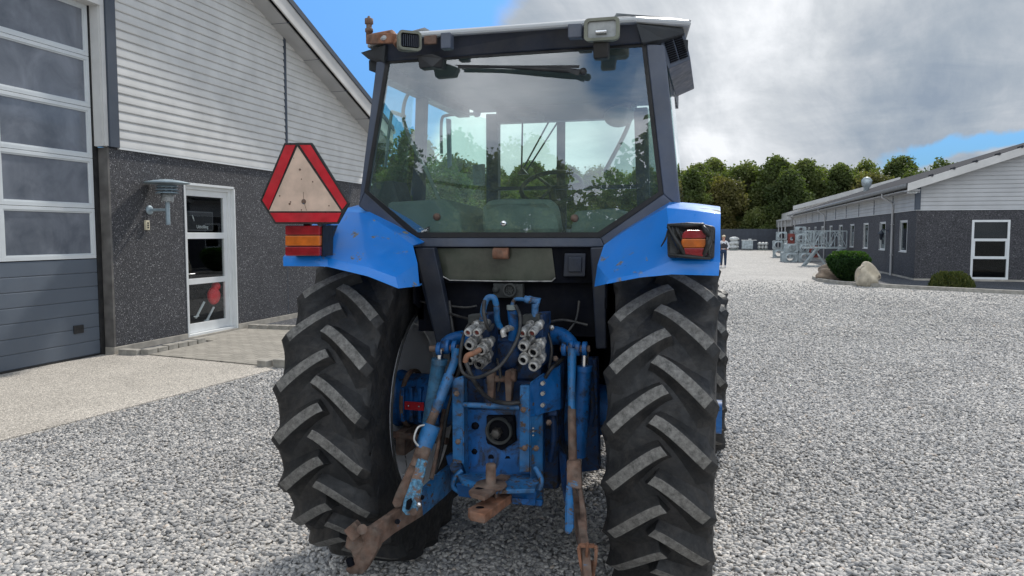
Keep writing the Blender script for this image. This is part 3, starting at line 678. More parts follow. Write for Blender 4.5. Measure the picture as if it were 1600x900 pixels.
protos = [make_tree('broadleaf_tree', 10.5, 7.5, 'foliage_a', 13000, .25, '', G, 1), make_tree('broadleaf_tree', 11.5, 7.0, 'foliage_a', 13000, .25, '', G, 2, .2, 30),
          make_tree('broadleaf_tree', 10, 8, 'foliage_b', 12000, .25, '', G, 5, .25, 26), make_tree('broadleaf_tree', 12, 6.0, 'foliage_a', 13000, .24, '', G, 8, .12, 30),
          make_tree('broadleaf_tree', 6, 7, 'foliage_a', 6500, .27, '', G, 12, .05, 18)]
spots = []
x = -44
while x < 46:
    spots.append((x, 103 + random.uniform(-2.4, 3), random.choice([0, 1, 3, 0, 1, 2]), random.uniform(.86, 1.08))); x += random.uniform(3.0, 4.2)
x = -40
while x < 44:
    spots.append((x, 98 + random.uniform(-.8, 1.6), random.choice([4, 4, 2, 0, 1]), random.uniform(.72, .92))); x += random.uniform(3.4, 4.6)
x = -46
while x < 50:
    spots.append((x, 108 + random.uniform(-2, 3), random.choice([0, 1, 3]), random.uniform(1.0, 1.18))); x += random.uniform(4.2, 5.6)
spots = [(x, y, k, s_ * .93) for (x, y, k, s_) in spots if x < 25 - (y - 100) * -.1]
spots += [(26.0, 101, 0, 1.0)]
for k_ in range(16): spots.append((-38 + k_ * 4.1, 104 + random.uniform(-1, 1), random.choice([0, 1, 0]), random.uniform(.88, .98)))
kinds = {0: 'green rounded tree', 1: 'tall dense green tree', 2: 'olive-brown tree', 3: 'slender tall green tree', 4: 'low bushy tree'}
usedp = set()
for (x, y, k, s_) in spots:
    row = 'in the front row' if y < 100 else 'in the middle row' if y < 105 else 'in the back row'
    side = 'of the wood right of the tractor' if x > -6 else 'of the wood behind the cab'
    lb = f'{kinds[k]} {row} {side}'
    if k not in usedp: o = protos[k]; usedp.add(k); o.location = (x, y, 0); o.scale = (s_, s_, s_); o.rotation_euler = (0, 0, random.uniform(0, 6)); o['label'] = lb
    else: copy_thing(protos[k], (x, y, 0), lb, random.uniform(0, 6), s_)
for (x, y, s_, k) in ((-19, 46, .72, 1), (-15.8, 44, .60, 0), (-22.5, 48, .78, 3), (-26.5, 47, .80, 0), (-13.6, 49, .46, 0), (-18, 52, .7, 2), (-24, 44, .6, 4), (-29, 50, .85, 1)):
    o = copy_thing(protos[k], (x, y, 0), 'green tree past the workshop end, seen through the left cab windows', random.uniform(0, 6), s_); o['group'] = 'trees past the end of the workshop'
for (x, y, s_, k) in ((-26, -30, .62, 0), (-21, -31, .60, 1), (-16.5, -30, .66, 3), (-12, -32, .60, 0), (4, -32, .6, 1), (9, -30, .62, 3), (-14.2, -34, .66, 1), (-18.8, -34, .66, 0), (-10, -35, .7, 0), (-23.5, -34, .66, 1), (-24, -28, .55, 4), (-19.5, -28, .55, 4), (-15.2, -28, .55, 4), (-11, -28, .55, 4)):
    o = copy_thing(protos[k], (x, y, 0), 'tree in the unseen row added behind the photographer to darken the window reflection', random.uniform(0, 6), s_); o['group'] = 'trees added unseen behind the photographer'  # unseen row added to darken the low reflection in the rear window
# tree behind the photographer: it is what the rear window mirrors
bt = thing('reflected_tree', (-2.6, -9.5, 0), 'leafy young tree behind the photographer, mirrored in the rear window', 'tree')
lob = [((-3.6, -9.5, 1.2), .8, 1), ((-3.0, -9.8, 1.9), .75, 1), ((-2.3, -9.4, 2.2), .75, 1), ((-1.6, -9.6, 2.9), .7, 1.1), ((-1.0, -9.4, 3.6), .6, 1.2), ((-2.2, -9.2, 1.2), .8, .9), ((-1.1, -9.6, 2.3), .8, 1), ((-.7, -9.4, 1.5), .7, 1), ((-4.3, -9.6, .8), .6, 1), ((-.5, -9.4, 3.0), .5, 1.2)]
P, T = crown_pts(lob, 5200, .3); leafmesh(P, .13, 'foliage_a', .3, 1.7, T, 'crown', bt, origin=(-2.6, -9.5, 0))
mb = MB(); [mb.tube([(-2.2, -9.5, 0), (-2.2 + (c[0] + 2.2) * .4, -9.5, c[2] * .6), c], [.06, .035, .012], 6) for (c, r, q) in lob]; mb.build('trunk', 'bark', bt)

# clipped round shrub and low juniper in the bed
sb = thing('clipped_shrub', tuple(at(1330, 442, Z=.05)), 'dark green clipped round yew shrub between the two boulders', 'shrub'); c = at(1330, 441, Z=.05)
n = 9000; d = rng.normal(size=(n, 3)); d /= np.linalg.norm(d, axis=1)[:, None]; r_ = rng.uniform(.80, 1.03, n)[:, None] ; p = d * r_ * np.array([.72, .7, .60]); z = p[:, 2]
wz = np.clip(.62 + .55 * (z + .6) / .9, .35, 1.12); p[:, 0] *= wz; p[:, 1] *= wz; p[:, 2] = np.minimum(p[:, 2], .46 + rng.uniform(-.03, .03, n)); p += np.array([c.x + .0, c.y + .7, .66])
p[:, 2] = np.maximum(p[:, 2], .06); T = np.clip((p[:, 2] - .9) * 2.0 + rng.normal(.1, .12, n), 0, 1)
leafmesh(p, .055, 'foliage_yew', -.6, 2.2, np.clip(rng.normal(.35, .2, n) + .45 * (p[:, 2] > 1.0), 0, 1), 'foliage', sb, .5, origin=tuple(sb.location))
mb = MB(); [mb.tube([(c.x, c.y + .7, 0), (c.x + .35 * math.cos(a), c.y + .7 + .35 * math.sin(a), .8)], [.04, .01], 6) for a in np.arange(0, 6.2, .7)]; mb.build('stem', 'bark', sb)
c = at(1494, 450, Z=.05); js = thing('low_juniper', tuple(c), 'low feathery yellow-green juniper in the bed before the gable', 'shrub')
n = 5200; a = rng.uniform(0, 6.28, n); rr = np.sqrt(rng.uniform(0, 1, n)); hh = rng.uniform(.1, 1, n); p = np.stack([c.x + rr * np.cos(a) * .68, c.y + .5 + rr * np.sin(a) * .42, .05 + .50 * hh * np.sqrt(np.clip(1 - rr ** 2.6, 0, 1)) * (1 + .25 * np.sin(a * 3) * rr)], 1)
leafmesh(p, .045, 'foliage_juniper', -1.0, 3.2, None, 'foliage', js, 1.0, origin=tuple(js.location))
mb = MB(); [mb.tube([(c.x, c.y + .5, 0), (c.x + .4 * math.cos(q), c.y + .5 + .3 * math.sin(q), .3)], [.02, .006], 5) for q in np.arange(0, 6.2, .6)]; mb.build('stem', 'bark', js)

# far fence
fn = thing('yard_fence', (2, 92.5, 0), 'tall dark solid fence closing the far end of the gravel yard', 'fence')
for k in range(26):
    mb = MB(); mb.box((-50 + k * 2.5, 92.5, 0), (-50 + k * 2.5 + 2.44, 92.56, 2.42)); mb.build('fence_panel', 'fence_dark', fn)
mb = MB(); [mb.box((-50.03 + k * 2.5 - .03, 92.46, 0), (-50.0 + k * 2.5 + .0, 92.6, 2.46)) for k in range(27)]; mb.build('post', 'fence_dark', fn)

# goods along the fence
def at_ground(x, y): p = at(x, y, Z=0); return Vector((p.x, p.y, 0))
def bagstack(x0, x1, yb, n, cols, label, h):
    a, b = at_ground(x0, yb), at_ground(x1, yb); w = (b.x - a.x); o = thing('white_sack_stack', (a.x + w / 2, a.y, 0), label, 'sacks')
    mb = MB(); mb.box((a.x, a.y, .02), (b.x, a.y + 1.0, .14)); mb.build('pallet', 'interior_grey', o)
    for r_ in range(n):
        for c_ in range(cols):
            mb = blob((a.x + w * (c_ + .5) / cols, a.y + .5, .14 + h * (r_ + .5) / n), w / cols * .56, .5, h / n * .58, r_ * 7 + c_, .2, 8); mb.build('sack', 'bag_white', o)
bagstack(1140, 1154, 391.2, 3, 1, 'tall stack of pale sacks by the fence, just right of the person', 1.35)
bagstack(1184, 1200, 391.2, 2, 3, 'low row of white wrapped sacks along the far fence', .75)
a, b = at_ground(1159, 391.2), at_ground(1176, 391.2); cr = thing('mesh_crate', ((a.x + b.x) / 2, a.y, 0), 'grey mesh pallet box standing before the far fence', 'crate')
mb = MB(); [mb.box((x, a.y, .02), (x + .1, a.y + 1, .15)) for x in np.linspace(a.x, b.x - .1, 4)]; mb.box((a.x, a.y, .15), (b.x, a.y + 1, .2)); mb.build('pallet', 'interior_grey', cr)
mb = MB(); mb.box((a.x, a.y, .2), (b.x, a.y + .02, 1.1)); mb.box((a.x, a.y + .02, .2), (a.x + .02, a.y + 1, 1.1)); mb.box((b.x - .02, a.y + .02, .2), (b.x, a.y + 1, 1.1)); mb.build('side_panel', 'galvanised', cr)
mb = MB(); mb.box((a.x - .05, a.y - .03, 1.1), (b.x + .4, a.y + 1.0, 1.16)); mb.box((a.x + .7, a.y, 1.16), (a.x + 1.0, a.y + .4, 1.3)); mb.build('lid', 'bag_white', cr)

# galvanised steel sections
def truss(o, p0, length, w, h, rad=.035, bays=5, name='lattice', ang=0):
    mb = MB(); c_, s_ = math.cos(ang), math.sin(ang)
    def q(u, v, z): return (p0[0] + u * c_ - v * s_, p0[1] + u * s_ + v * c_, p0[2] + z)
    for v in (0, w):
        for z in (0, h): mb.beam(q(0, v, z), q(length, v, z), rad * 2, rad * 2)
    for i in range(bays + 1):
        u = length * i / bays
        for v in (0, w): mb.beam(q(u, v, 0), q(u, v, h), rad * 1.6, rad * 1.6)
        for z in (0, h): mb.beam(q(u, 0, z), q(u, w, z), rad * 1.4, rad * 1.4)
        if i < bays:
            u1 = length * (i + 1) / bays
            for v in (0, w): mb.beam(q(u if i % 2 else u1, v, 0), q(u1 if i % 2 else u, v, h), rad * 1.3, rad * 1.3)
    return mb.build(name, 'galvanised', o)
GS = 'galvanised steel sections stacked beside the hall'
t1 = thing('lattice_section', (5.2, 45.6, 1.05), 'galvanised box lattice truss lying on slanted trestles beside the hall', 'steel truss', GS)
truss(t1, (5.0, 45.4, 1.06), 2.15, 1.3, .92, .028, 5)
t2 = thing('slanted_trestle', (5.2, 45.4, 0), 'galvanised trestle frames with slanted legs under the box lattice truss', 'trestle', GS)
for dx_ in (0, .28, .56):
    for (x0, x1) in ((4.85 + dx_ * .4, 5.55 + dx_ * .4), (6.05 + dx_ * .4, 6.75 + dx_ * .4)):
        mb = MB(); mb.beam((x0, 45.2 + dx_, .02), (x1, 45.2 + dx_, 1.0), .13, .08); mb.build('slanted_leg', 'galvanised', t2)
for (x0, x1) in ((6.1, 5.5), (7.0, 6.75)):
    mb = MB(); mb.beam((x0, 45.5, .05), (x1, 45.5, .98), .13, .08); mb.build('slanted_leg', 'galvanised', t2)
mb = MB(); mb.box((4.8, 45.15, .0), (7.1, 45.25, .06)); mb.box((4.9, 45.15, 1.0), (7.1, 45.3, 1.055)); mb.box((4.9, 46.1, 1.0), (7.1, 46.25, 1.055)); mb.build('rail', 'galvanised', t2)
def ringbox(x, y, z, w, h, d, label, mat='galvanised', hexa=False):
    """hollow steel collar: square plate frame with a round opening in front and ribbed sides"""
    o = thing('steel_collar', (x + w / 2, y, z), label, 'steel collar', GS); mb = MB(); n = 24; r_ = min(w, h) * .34; cx_, cz_ = x + w / 2, z + h / 2; vs = []; fs = []
    for yy in (y, y + .05):
        for k in range(n):
            a = 2 * math.pi * k / n; ca, sa = math.cos(a), math.sin(a); m_ = 1 / max(abs(ca), abs(sa)); lim = .80 if hexa else 1
            m_ = min(m_, 1.22)
            vs.append((cx_ + ca * m_ * w / 2 * .98, yy, cz_ + sa * m_ * h / 2 * .98)); vs.append((cx_ + ca * r_, yy, cz_ + sa * r_))
    for k in range(n):
        j = (k + 1) % n; o2 = 2 * n
        fs += [(2 * k, 2 * j, 2 * j + 1, 2 * k + 1), (o2 + 2 * k, o2 + 2 * k + 1, o2 + 2 * j + 1, o2 + 2 * j), (2 * k, o2 + 2 * k, o2 + 2 * j, 2 * j), (2 * k + 1, 2 * j + 1, o2 + 2 * j + 1, o2 + 2 * k + 1)]
    mb.add(vs, fs); mb.lathe((cx_, y - .04, cz_), (0, 1, 0), [(0, r_), (0, r_ + .05), (.06, r_ + .05), (.06, r_), (0, r_)], 24); mb.build('front_plate', mat, o)
    mb = MB(); mb.box((x + .02, y + .06, z + .0), (x + .05, y + d, z + h)); mb.box((x + w - .05, y + .06, z), (x + w - .02, y + d, z + h)); mb.box((x + .05, y + .06, z), (x + w - .05, y + d, z + .03)); mb.box((x + .05, y + .06, z + h - .03), (x + w - .05, y + d, z + h)); [mb.box((x - .02, y + k, z + .03), (x + .02, y + k + .04, z + h - .03)) for k in np.arange(.2, d, .3)]
    mb.build('casing', mat, o); return o
Y1 = 52.0
ringbox(4.35, Y1, 0, .95, .62, 1.6, 'long ribbed steel collar, lowest and leftmost of the front stack'); ringbox(5.32, Y1, 0, .80, .62, 1.4, 'dark-holed steel collar on the ground, right end of the front stack', hexa=True)
ringbox(4.5, Y1 + .1, .63, .85, .55, 1.2, 'ribbed collar in the second layer of the front stack, left', hexa=True); ringbox(5.37, Y1 + .1, .63, .62, .55, 1.2, 'smaller collar in the second layer of the front stack, beside the red one')
ringbox(6.0, Y1 + .1, .30, .55, .75, 1.0, 'red oxide steel collar low in the front stack', 'red_oxide')
ringbox(4.75, Y1 + .2, 1.19, .35, .66, .8, 'narrow red-edged collar on the top layer of the front stack', 'red_oxide'); ringbox(5.12, Y1 + .2, 1.19, .72, .68, .8, 'square collar with a round hole on the top of the front stack')
ringbox(5.14, Y1 + .4, 1.88, .68, .42, .6, 'thin collar lying topmost on the front stack', hexa=True)
t3 = thing('lattice_section', (6.0, 52.3, 1.2), 'galvanised lattice section right of the top collar', 'steel truss', GS); truss(t3, (5.95, 52.4, 1.15), 1.1, .8, .75, .03, 3)
Y2 = 62.0
for i, (x, z, w, lb) in enumerate(((4.55, 0, .7, 'far stack collar on the ground at the left'), (5.3, 0, .75, 'far stack collar on the ground at the right'), (4.5, .66, .7, 'far stack collar in the middle layer, left'), (5.25, .66, .8, 'far stack collar in the middle layer, right'), (4.75, 1.35, .75, 'far stack collar on top'))):
    ringbox(x, Y2, z, w, .64, 1, 'galvanised ' + lb, hexa=i % 2 == 0)
t4 = thing('lattice_section', (6.2, 60, 0), 'galvanised lattice section standing behind the front collars', 'steel truss', GS); truss(t4, (5.6, 60, 1.4), 2.4, .8, .65, .035, 5); 
t5 = thing('lattice_section', (5.2, 64, 0), 'far galvanised lattice frame set on the ground under the far section', 'steel truss', GS); truss(t5, (5.6, 60, 0), 2.4, .8, 1.38, .04, 4)
bpy.data.objects.remove(t5.children[0]) if False else None

# ------------------------------------------------------------ person walking up the yard
def skinfig(name, mat, parent, verts, edges, radii, origin, lv=2):
    me = bpy.data.meshes.new(name); me.from_pydata([tuple(Vector(v)) for v in verts], edges, []); me.materials.append(MATS[mat])
    o = bpy.data.objects.new(name, me); COL.objects.link(o); o.parent = parent
    md = o.modifiers.new('Skin', 'SKIN'); md.use_smooth_shade = True
    for i, r_ in enumerate(radii): me.skin_vertices[0].data[i].radius = (r_, r_) if not isinstance(r_, tuple) else r_
    me.skin_vertices[0].data[0].use_root = True
    s_ = o.modifiers.new('Sub', 'SUBSURF'); s_.levels = lv; s_.render_levels = lv
    return o
pg = at(1130, 418, Z=0)
pe = thing('person', (pg.x, pg.y, 0), 'person in dark vest, white top and jeans walking up the yard', 'person')
# facing -Y (towards the camera); right arm at -x
V = [(0, 0, .93), (0, -.005, 1.08), (0, -.01, 1.25), (0, 0, 1.40), (0, -.005, 1.47), (0, -.015, 1.54), (0, -.02, 1.63), (0, -.01, 1.70),
     (-.09, 0, .90), (-.10, -.06, .50), (-.11, -.02, .10), (-.115, -.14, .05), (.09, 0, .90), (.10, .02, .50), (.105, .10, .10), (.11, -.02, .05),
     (-.17, 0, 1.38), (-.27, .02, 1.14), (-.20, -.10, .96), (-.16, -.14, .93), (.17, 0, 1.38), (.29, .02, 1.15), (.19, -.08, .99), (.14, -.12, .97)]
E_ = [(0, 1), (1, 2), (2, 3), (3, 4), (4, 5), (5, 6), (6, 7), (0, 8), (8, 9), (9, 10), (10, 11), (0, 12), (12, 13), (13, 14), (14, 15), (3, 16), (16, 17), (17, 18), (18, 19), (3, 20), (20, 21), (21, 22), (22, 23)]
RR = [(.14, .10), (.12, .09), (.14, .10), (.11, .08), .05, (.07, .085), (.085, .10), (.06, .07), .085, .06, .04, .035, .085, .06, .04, .035, .05, .04, .03, .028, .05, .04, .03, .028]
body = skinfig('body', 'skin', pe, V, E_, RR, pg)
def sub(idx): return [V[i] for i in idx]
def grow(idx, edges, name, mat, radii): return skinfig(name, mat, pe, sub(idx), edges, radii, pg)
grow([0, 1, 2, 3, 16, 17, 18, 20, 21, 22], [(0, 1), (1, 2), (2, 3), (3, 4), (4, 5), (5, 6), (3, 7), (7, 8), (8, 9)], 'long_sleeved_top', 'white_cloth', [(.155, .115), (.13, .10), (.15, .11), (.12, .09), .062, .055, .045, .062, .055, .045])
skinfig('vest', 'vest_cloth', pe, [(0, 0, 1.0), (0, -.005, 1.10), (0, -.01, 1.25), (0, 0, 1.41)], [(0, 1), (1, 2), (2, 3)], [(.165, .13), (.145, .115), (.165, .125), (.135, .10)], pg)
grow([0, 8, 9, 10, 12, 13, 14], [(0, 1), (1, 2), (2, 3), (0, 4), (4, 5), (5, 6)], 'jeans', 'denim', [(.155, .12), .105, .078, .058, .105, .078, .058])
for s_, f in ((-1, (-.115, -.10)), (1, (.11, .02))):
    mb = MB(); mb.sphere((pg.x + f[0], pg.y + f[1], .055), .055, 8, 0, (.9, 2.3, 1.0)); mb.build('shoe', 'white_cloth', pe)
mb = MB(); mb.sphere((pg.x, pg.y + .015, 1.66), .105, 10, 0, (.95, 1.05, 1.05)); mb.sphere((pg.x, pg.y + .09, 1.56), .06, 8, 0, (1.1, .7, 1.6)); mb.build('hair', 'hair_fair', pe)
mb = MB(); mb.sphere((pg.x, pg.y - .005, 1.695), .104, 10, 0, (1.0, 1.08, .55)); mb.build('cap', 'ivory', pe)
mb = MB(); [mb.sphere((pg.x + s_ * .03, pg.y - .105, 1.625), .011, 6) for s_ in (-1, 1)]; mb.box((pg.x - .03, pg.y - .108, 1.565), (pg.x + .03, pg.y - .10, 1.575)); mb.build('eyes_and_mouth', 'vest_cloth', pe)
mb = MB(); mb.sphere((pg.x, pg.y - .115, 1.60), .014, 6, 0, (1, 1.3, 1.4)); mb.build('nose', 'skin', pe)

# ------------------------------------------------------------ loose stones lying on the gravel near the tractor (uncountable)
def icos():
    t = (1 + 5 ** .5) / 2; v = np.array([(-1, t, 0), (1, t, 0), (-1, -t, 0), (1, -t, 0), (0, -1, t), (0, 1, t), (0, -1, -t), (0, 1, -t), (t, 0, -1), (t, 0, 1), (-t, 0, -1), (-t, 0, 1)], float); v /= np.linalg.norm(v[0])
    f = np.array([(0, 11, 5), (0, 5, 1), (0, 1, 7), (0, 7, 10), (0, 10, 11), (1, 5, 9), (5, 11, 4), (11, 10, 2), (10, 7, 6), (7, 1, 8), (3, 9, 4), (3, 4, 2), (3, 2, 6), (3, 6, 8), (3, 8, 9), (4, 9, 5), (2, 4, 11), (6, 2, 10), (8, 6, 7), (9, 8, 1)])
    return v, f
def ico2():
    v, f = icos(); vs = [tuple(x) for x in v]; mid = {}; nf = []
    def m(a, b):
        k = (min(a, b), max(a, b))
        if k not in mid: p = (np.array(vs[a]) + np.array(vs[b])) / 2; vs.append(tuple(p / np.linalg.norm(p))); mid[k] = len(vs) - 1
        return mid[k]
    for a, b, c in f: x, y, z = m(a, b), m(b, c), m(c, a); nf += [(a, x, z), (b, y, x), (c, z, y), (x, y, z)]
    return np.array(vs), np.array(nf)
def visible(P):
    x, y = P[:, 0], P[:, 1]; r_ = x * _c + y * _s; f = -x * _s + y * _c; fw = f * math.cos(PITCH) + H * math.sin(PITCH); up = f * math.sin(PITCH) - H * math.cos(PITCH)
    px = 800 + F * r_ / fw; py = 450 - F * up / fw
    return (fw > .5) & (px > -160) & (px < 1760) & (py < 1050)
def stones(y0, y1, dens, lo, hi, base, fade=False):
    A = [(-9, 6)] ; n = int((y1 - y0) * 15 * dens); P = np.stack([rng.uniform(-9, 6 if y0 < 12 else 12, n), rng.uniform(y0, y1, n)], 1); P = P[visible(P)]
    if fade: P = P[rng.uniform(0, 1, len(P)) < np.clip(1 - (P[:, 1] - y0) / (y1 - y0), 0, 1) ** 1.5]
    edge = np.interp(P[:, 1], [5.1, 7, 8.78, 9.0], [-5.90, -5.72, -5.56, -5.4]); P = P[(P[:, 0] > edge) | (P[:, 1] > 99)]
    P = P[~((P[:, 1] > 8.85 + (P[:, 0] + 5.9) * .3) & (P[:, 0] < -3.6) & (P[:, 1] < 12.7) & (P[:, 0] < -4.0 - (10 - P[:, 1]) * 1.6))]
    P = P[~((P[:, 1] > 9.0) & (P[:, 0] < -3.7))]
    n = len(P); v, f = base; nv = len(v)
    q = rng.normal(size=(n, 4)); q /= np.linalg.norm(q, axis=1)[:, None]; w, x, y, z = q.T
    M = np.stack([1 - 2 * (y * y + z * z), 2 * (x * y - z * w), 2 * (x * z + y * w), 2 * (x * y + z * w), 1 - 2 * (x * x + z * z), 2 * (y * z - x * w), 2 * (x * z - y * w), 2 * (y * z + x * w), 1 - 2 * (x * x + y * y)], 1).reshape(n, 3, 3)
    s_ = (lo * (hi / lo) ** (rng.beta(1.6, 2.4, n))); sc = np.stack([s_ * rng.uniform(1.0, 1.45, n), s_ * rng.uniform(.75, 1.1, n), s_ * rng.uniform(.55, .8, n)], 1)
    jit = 1 + rng.normal(0, .07, (n, nv, 1))
    W = np.einsum('nij,nkj->nki', M, (v[None] * jit) * sc[:, None, :]); W[:, :, 2] *= .66
    W[:, :, 0] += P[:, 0:1]; W[:, :, 1] += P[:, 1:2]; W[:, :, 2] += (s_ * .25 + rng.uniform(0, .010, n))[:, None]
    Fc = (f[None] + (np.arange(n) * nv)[:, None, None]).reshape(-1, 3); return W.reshape(-1, 3), Fc, np.repeat(rng.beta(1.5, 1.6, n), nv)
def build_stones(parts):
    V_ = []; F_ = []; T_ = []; o = 0
    for (v, f, t) in parts: V_.append(v); F_.append(f + o); T_.append(t); o += len(v)
    V_ = np.concatenate(V_); F_ = np.concatenate(F_); T_ = np.concatenate(T_); me = bpy.data.meshes.new('loose_pebbles')
    me.vertices.add(len(V_)); me.vertices.foreach_set('co', V_.ravel().astype('f')); me.loops.add(len(F_) * 3); me.loops.foreach_set('vertex_index', F_.ravel().astype('i')); me.polygons.add(len(F_)); me.polygons.foreach_set('loop_start', np.arange(len(F_)) * 3)
    me.update(calc_edges=True); me.polygons.foreach_set('use_smooth', np.ones(len(F_), bool)); a = me.attributes.new('tone', 'FLOAT', 'POINT'); a.data.foreach_set('value', T_.astype('f')); me.materials.append(MATS['pebble'])
    o = bpy.data.objects.new('loose_pebbles', me); COL.objects.link(o); return o
ic, ic2_ = icos(), ico2()
o = build_stones([stones(1.8, 4.6, 3100, .009, .0225, ic2_), stones(4.6, 6.0, 3000, .009, .0225, ic), stones(6.0, 9.5, 2600, .009, .023, ic), stones(9.5, 14, 1400, .011, .025, ic), stones(14, 32, 800, .013, .029, ic, fade=True)])
tag(o, 'rounded grey and pale pebbles covering the yard around the tractor', 'pebbles', kind='stuff')
# ============================================================ THE TRACTOR
CX, AY = -0.972, 3.925        # centre line, rear axle
tr = thing('tractor', (CX, AY, 0), 'blue tractor with glazed cab and red warning triangle, seen from behind on the gravel', 'tractor')
def P(x, y, Y): return at(x, y, Y=Y)
def pp_(lst, Y): return [P(x, y, Y) for x, y in lst]

def tyre(name, parent, cx, cy, R_, hw, rimr, nl, lughgt, side, ph=0.0, lw=.0235):
    """side=+1: outer side towards +X. carcass as a lathe, lugs as solid bars in a chevron, all one mesh"""
    mb = MB(); rc = R_ - lughgt
    prof = [(-hw * .80, rimr - .005), (-hw * .88, rimr + .03), (-hw * 1.0, rimr + (rc - rimr) * .42), (-hw * 1.0, rimr + (rc - rimr) * .62), (-hw * .985, rc - .075), (-hw * .965, rc - .036), (-hw * .90, rc - .018), (-hw * .6, rc - .006), (-hw * .25, rc), (hw * .25, rc), (hw * .6, rc - .006), (hw * .90, rc - .018), (hw * .965, rc - .036), (hw * .985, rc - .075), (hw * 1.0, rimr + (rc - rimr) * .62), (hw * 1.0, rimr + (rc - rimr) * .42), (hw * .88, rimr + .03), (hw * .80, rimr - .005)]
    mb.lathe((cx, cy, R_), (1, 0, 0), prof, 120)
    cxs = [0, hw * .25, hw * .6, hw * .90, hw * .965, hw * .985, hw]; crs = [rc, rc, rc - .006, rc - .018, rc - .036, rc - .075, rc - .12]
    def carc(x): return float(np.interp(abs(x), cxs, crs)) - .004
    def pt(x, r, phi): return (cx + x, cy - r * math.cos(phi), R_ + r * math.sin(phi))
    NS = 12
    for sd in (-1, 1):
        for k in range(nl):
            p0 = 2 * math.pi * (k + (0.5 if sd > 0 else 0)) / nl + ph; rings = []
            for j in range(NS + 1):
                s_ = j / NS
                if j <= 9:
                    u = j / 9; x = sd * (-.026 + u * (hw * .995 + .026)); rt = R_ - .018 * (x / hw) ** 2 - .022 * max(0, (u - .8) / .2) ** 2; dphi = -(.205 * u ** 1.28) / .875 * (.875 / R_)
                    dx_, dp_ = (hw + .012), -.195
                else:
                    u = (j - 9) / 3; x = sd * hw * (.995 + .008 * math.sin(u * 2.2)); rt = R_ - .040 - u * .09; dphi = -(.205 + .035 * u) / .875 * (.875 / R_); dx_, dp_ = .05, -.12
                l = math.hypot(dx_, dp_); nx, npn = -dp_ / l * sd, dx_ / l      # perpendicular in the tread surface
                if j > 9: nx, npn = 0, 1
                wt = lw * (1 + .12 * u) if j <= 9 else lw * 1.12
                dep = lughgt * 1.5
                if j <= 9:
                    wb = wt * (2.1 + 2.6 * u * u); wm = wt * 1.22 + (wb - wt) * .20; rm = rt - dep * .55; rb = rt - dep
                    phi = p0 + dphi
                    def cl(v): return max(-hw * .985, min(hw * .985, v))
                    ring = []
                    for s1, w_, r_, lv in ((1, wb, rb, 0), (1, wm, rm, 1), (1, wt, rt, 2), (-1, wt, rt, 2), (-1, wm, rm, 1), (-1, wb, rb, 0)):
                        xx = x + nx * s1 * w_
                        if lv < 2: xx = cl(xx)
                        if lv == 0: r_ = carc(xx)
                        if lv == 1: r_ = rt * .42 + carc(xx) * .58
                        ring.append(pt(xx, r_, phi + npn * s1 * w_ / R_))
                else:
                    phi = p0 + dphi; wb = wt * (4.5 - u); xin = sd * hw * .965; xm = (xin + x) / 2 + sd * .002
                    ring = [pt(xin, rt - .014, phi + wb / R_), pt(xm, rt - .006, phi + wt * 1.6 / R_), pt(x, rt, phi + wt / R_), pt(x, rt, phi - wt / R_), pt(xm, rt - .006, phi - wt * 1.6 / R_), pt(xin, rt - .014, phi - wb / R_)]
                rings.append(ring)
            for q in range(5):
                strip = []
                for r_ in rings: strip += [r_[q], r_[q + 1]]
                fs = [(2 * j, 2 * j + 1, 2 * j + 3, 2 * j + 2) for j in range(NS)]
                if q == 2:
                    mb.add(strip[:2 * 9], fs[:8], 1, False); mb.add(strip[16:], [(2 * j, 2 * j + 1, 2 * j + 3, 2 * j + 2) for j in range(NS - 8)], 0, True)
                else: mb.add(strip, fs, 0, True)
            mb.add(rings[0], [tuple(range(6))], 0); mb.add(rings[-1], [tuple(range(6))[::-1]], 0)
    # bead and lettering ring on the side walls
    for sd in (-1, 1):
        mb.lathe((cx + sd * hw * .965, cy, R_), (sd, 0, 0), [(0, rimr + .05), (.012, rimr + .058), (0, rimr + .066)], 96)
    o = mb.build(name, ['rubber', 'rubber_worn'], parent, fix=False)
    import bmesh
    b = bmesh.new(); b.from_mesh(o.data); bmesh.ops.remove_doubles(b, verts=b.verts, dist=.0003); bmesh.ops.recalc_face_normals(b, faces=b.faces); b.to_mesh(o.data); b.free()
    md = o.modifiers.new('Bevel', 'BEVEL'); md.width = .0045; md.segments = 2; md.limit_method = 'ANGLE'; md.angle_limit = R(40)
    return o
def rim(parent, cx, cy, R_, rr, hw, out):
    mb = MB(); w = hw * .84
    mb.lathe((cx, cy, R_), (out, 0, 0), [(-w, rr + .012), (-w - .004, rr + .0), (-w, rr - .012), (-w + .05, rr - .025), (-w + .09, rr - .06), (w * .1, rr - .065), (w * .55, rr - .06), (w - .05, rr - .025), (w, rr - .012), (w + .004, rr), (w, rr + .012)], 72)
    mb.build('rim', 'rim_white', parent)
    mb = MB(); mb.lathe((cx, cy, R_), (out, 0, 0), [(-w * .50, rr - .063), (-w * .58, rr - .10), (-w * .50, rr * .72), (-w * .25, rr * .5), (-w * .2, .15), (-w * .2, 0)], 64)
    mb.build('wheel_disc', 'rim_white', parent)
    mb = MB()
    for k in range(8):
        a = k * math.pi / 4 + .3; y, z = cy + (rr - .07) * math.cos(a), R_ + (rr - .07) * math.sin(a)
        mb.beam((cx + out * w * -.15, y, z), (cx + out * w * .12, y - .02 * math.cos(a), z - .02 * math.sin(a)), .09, .03)
    mb.build('rim_lug', 'rim_white', parent)
TH = .226
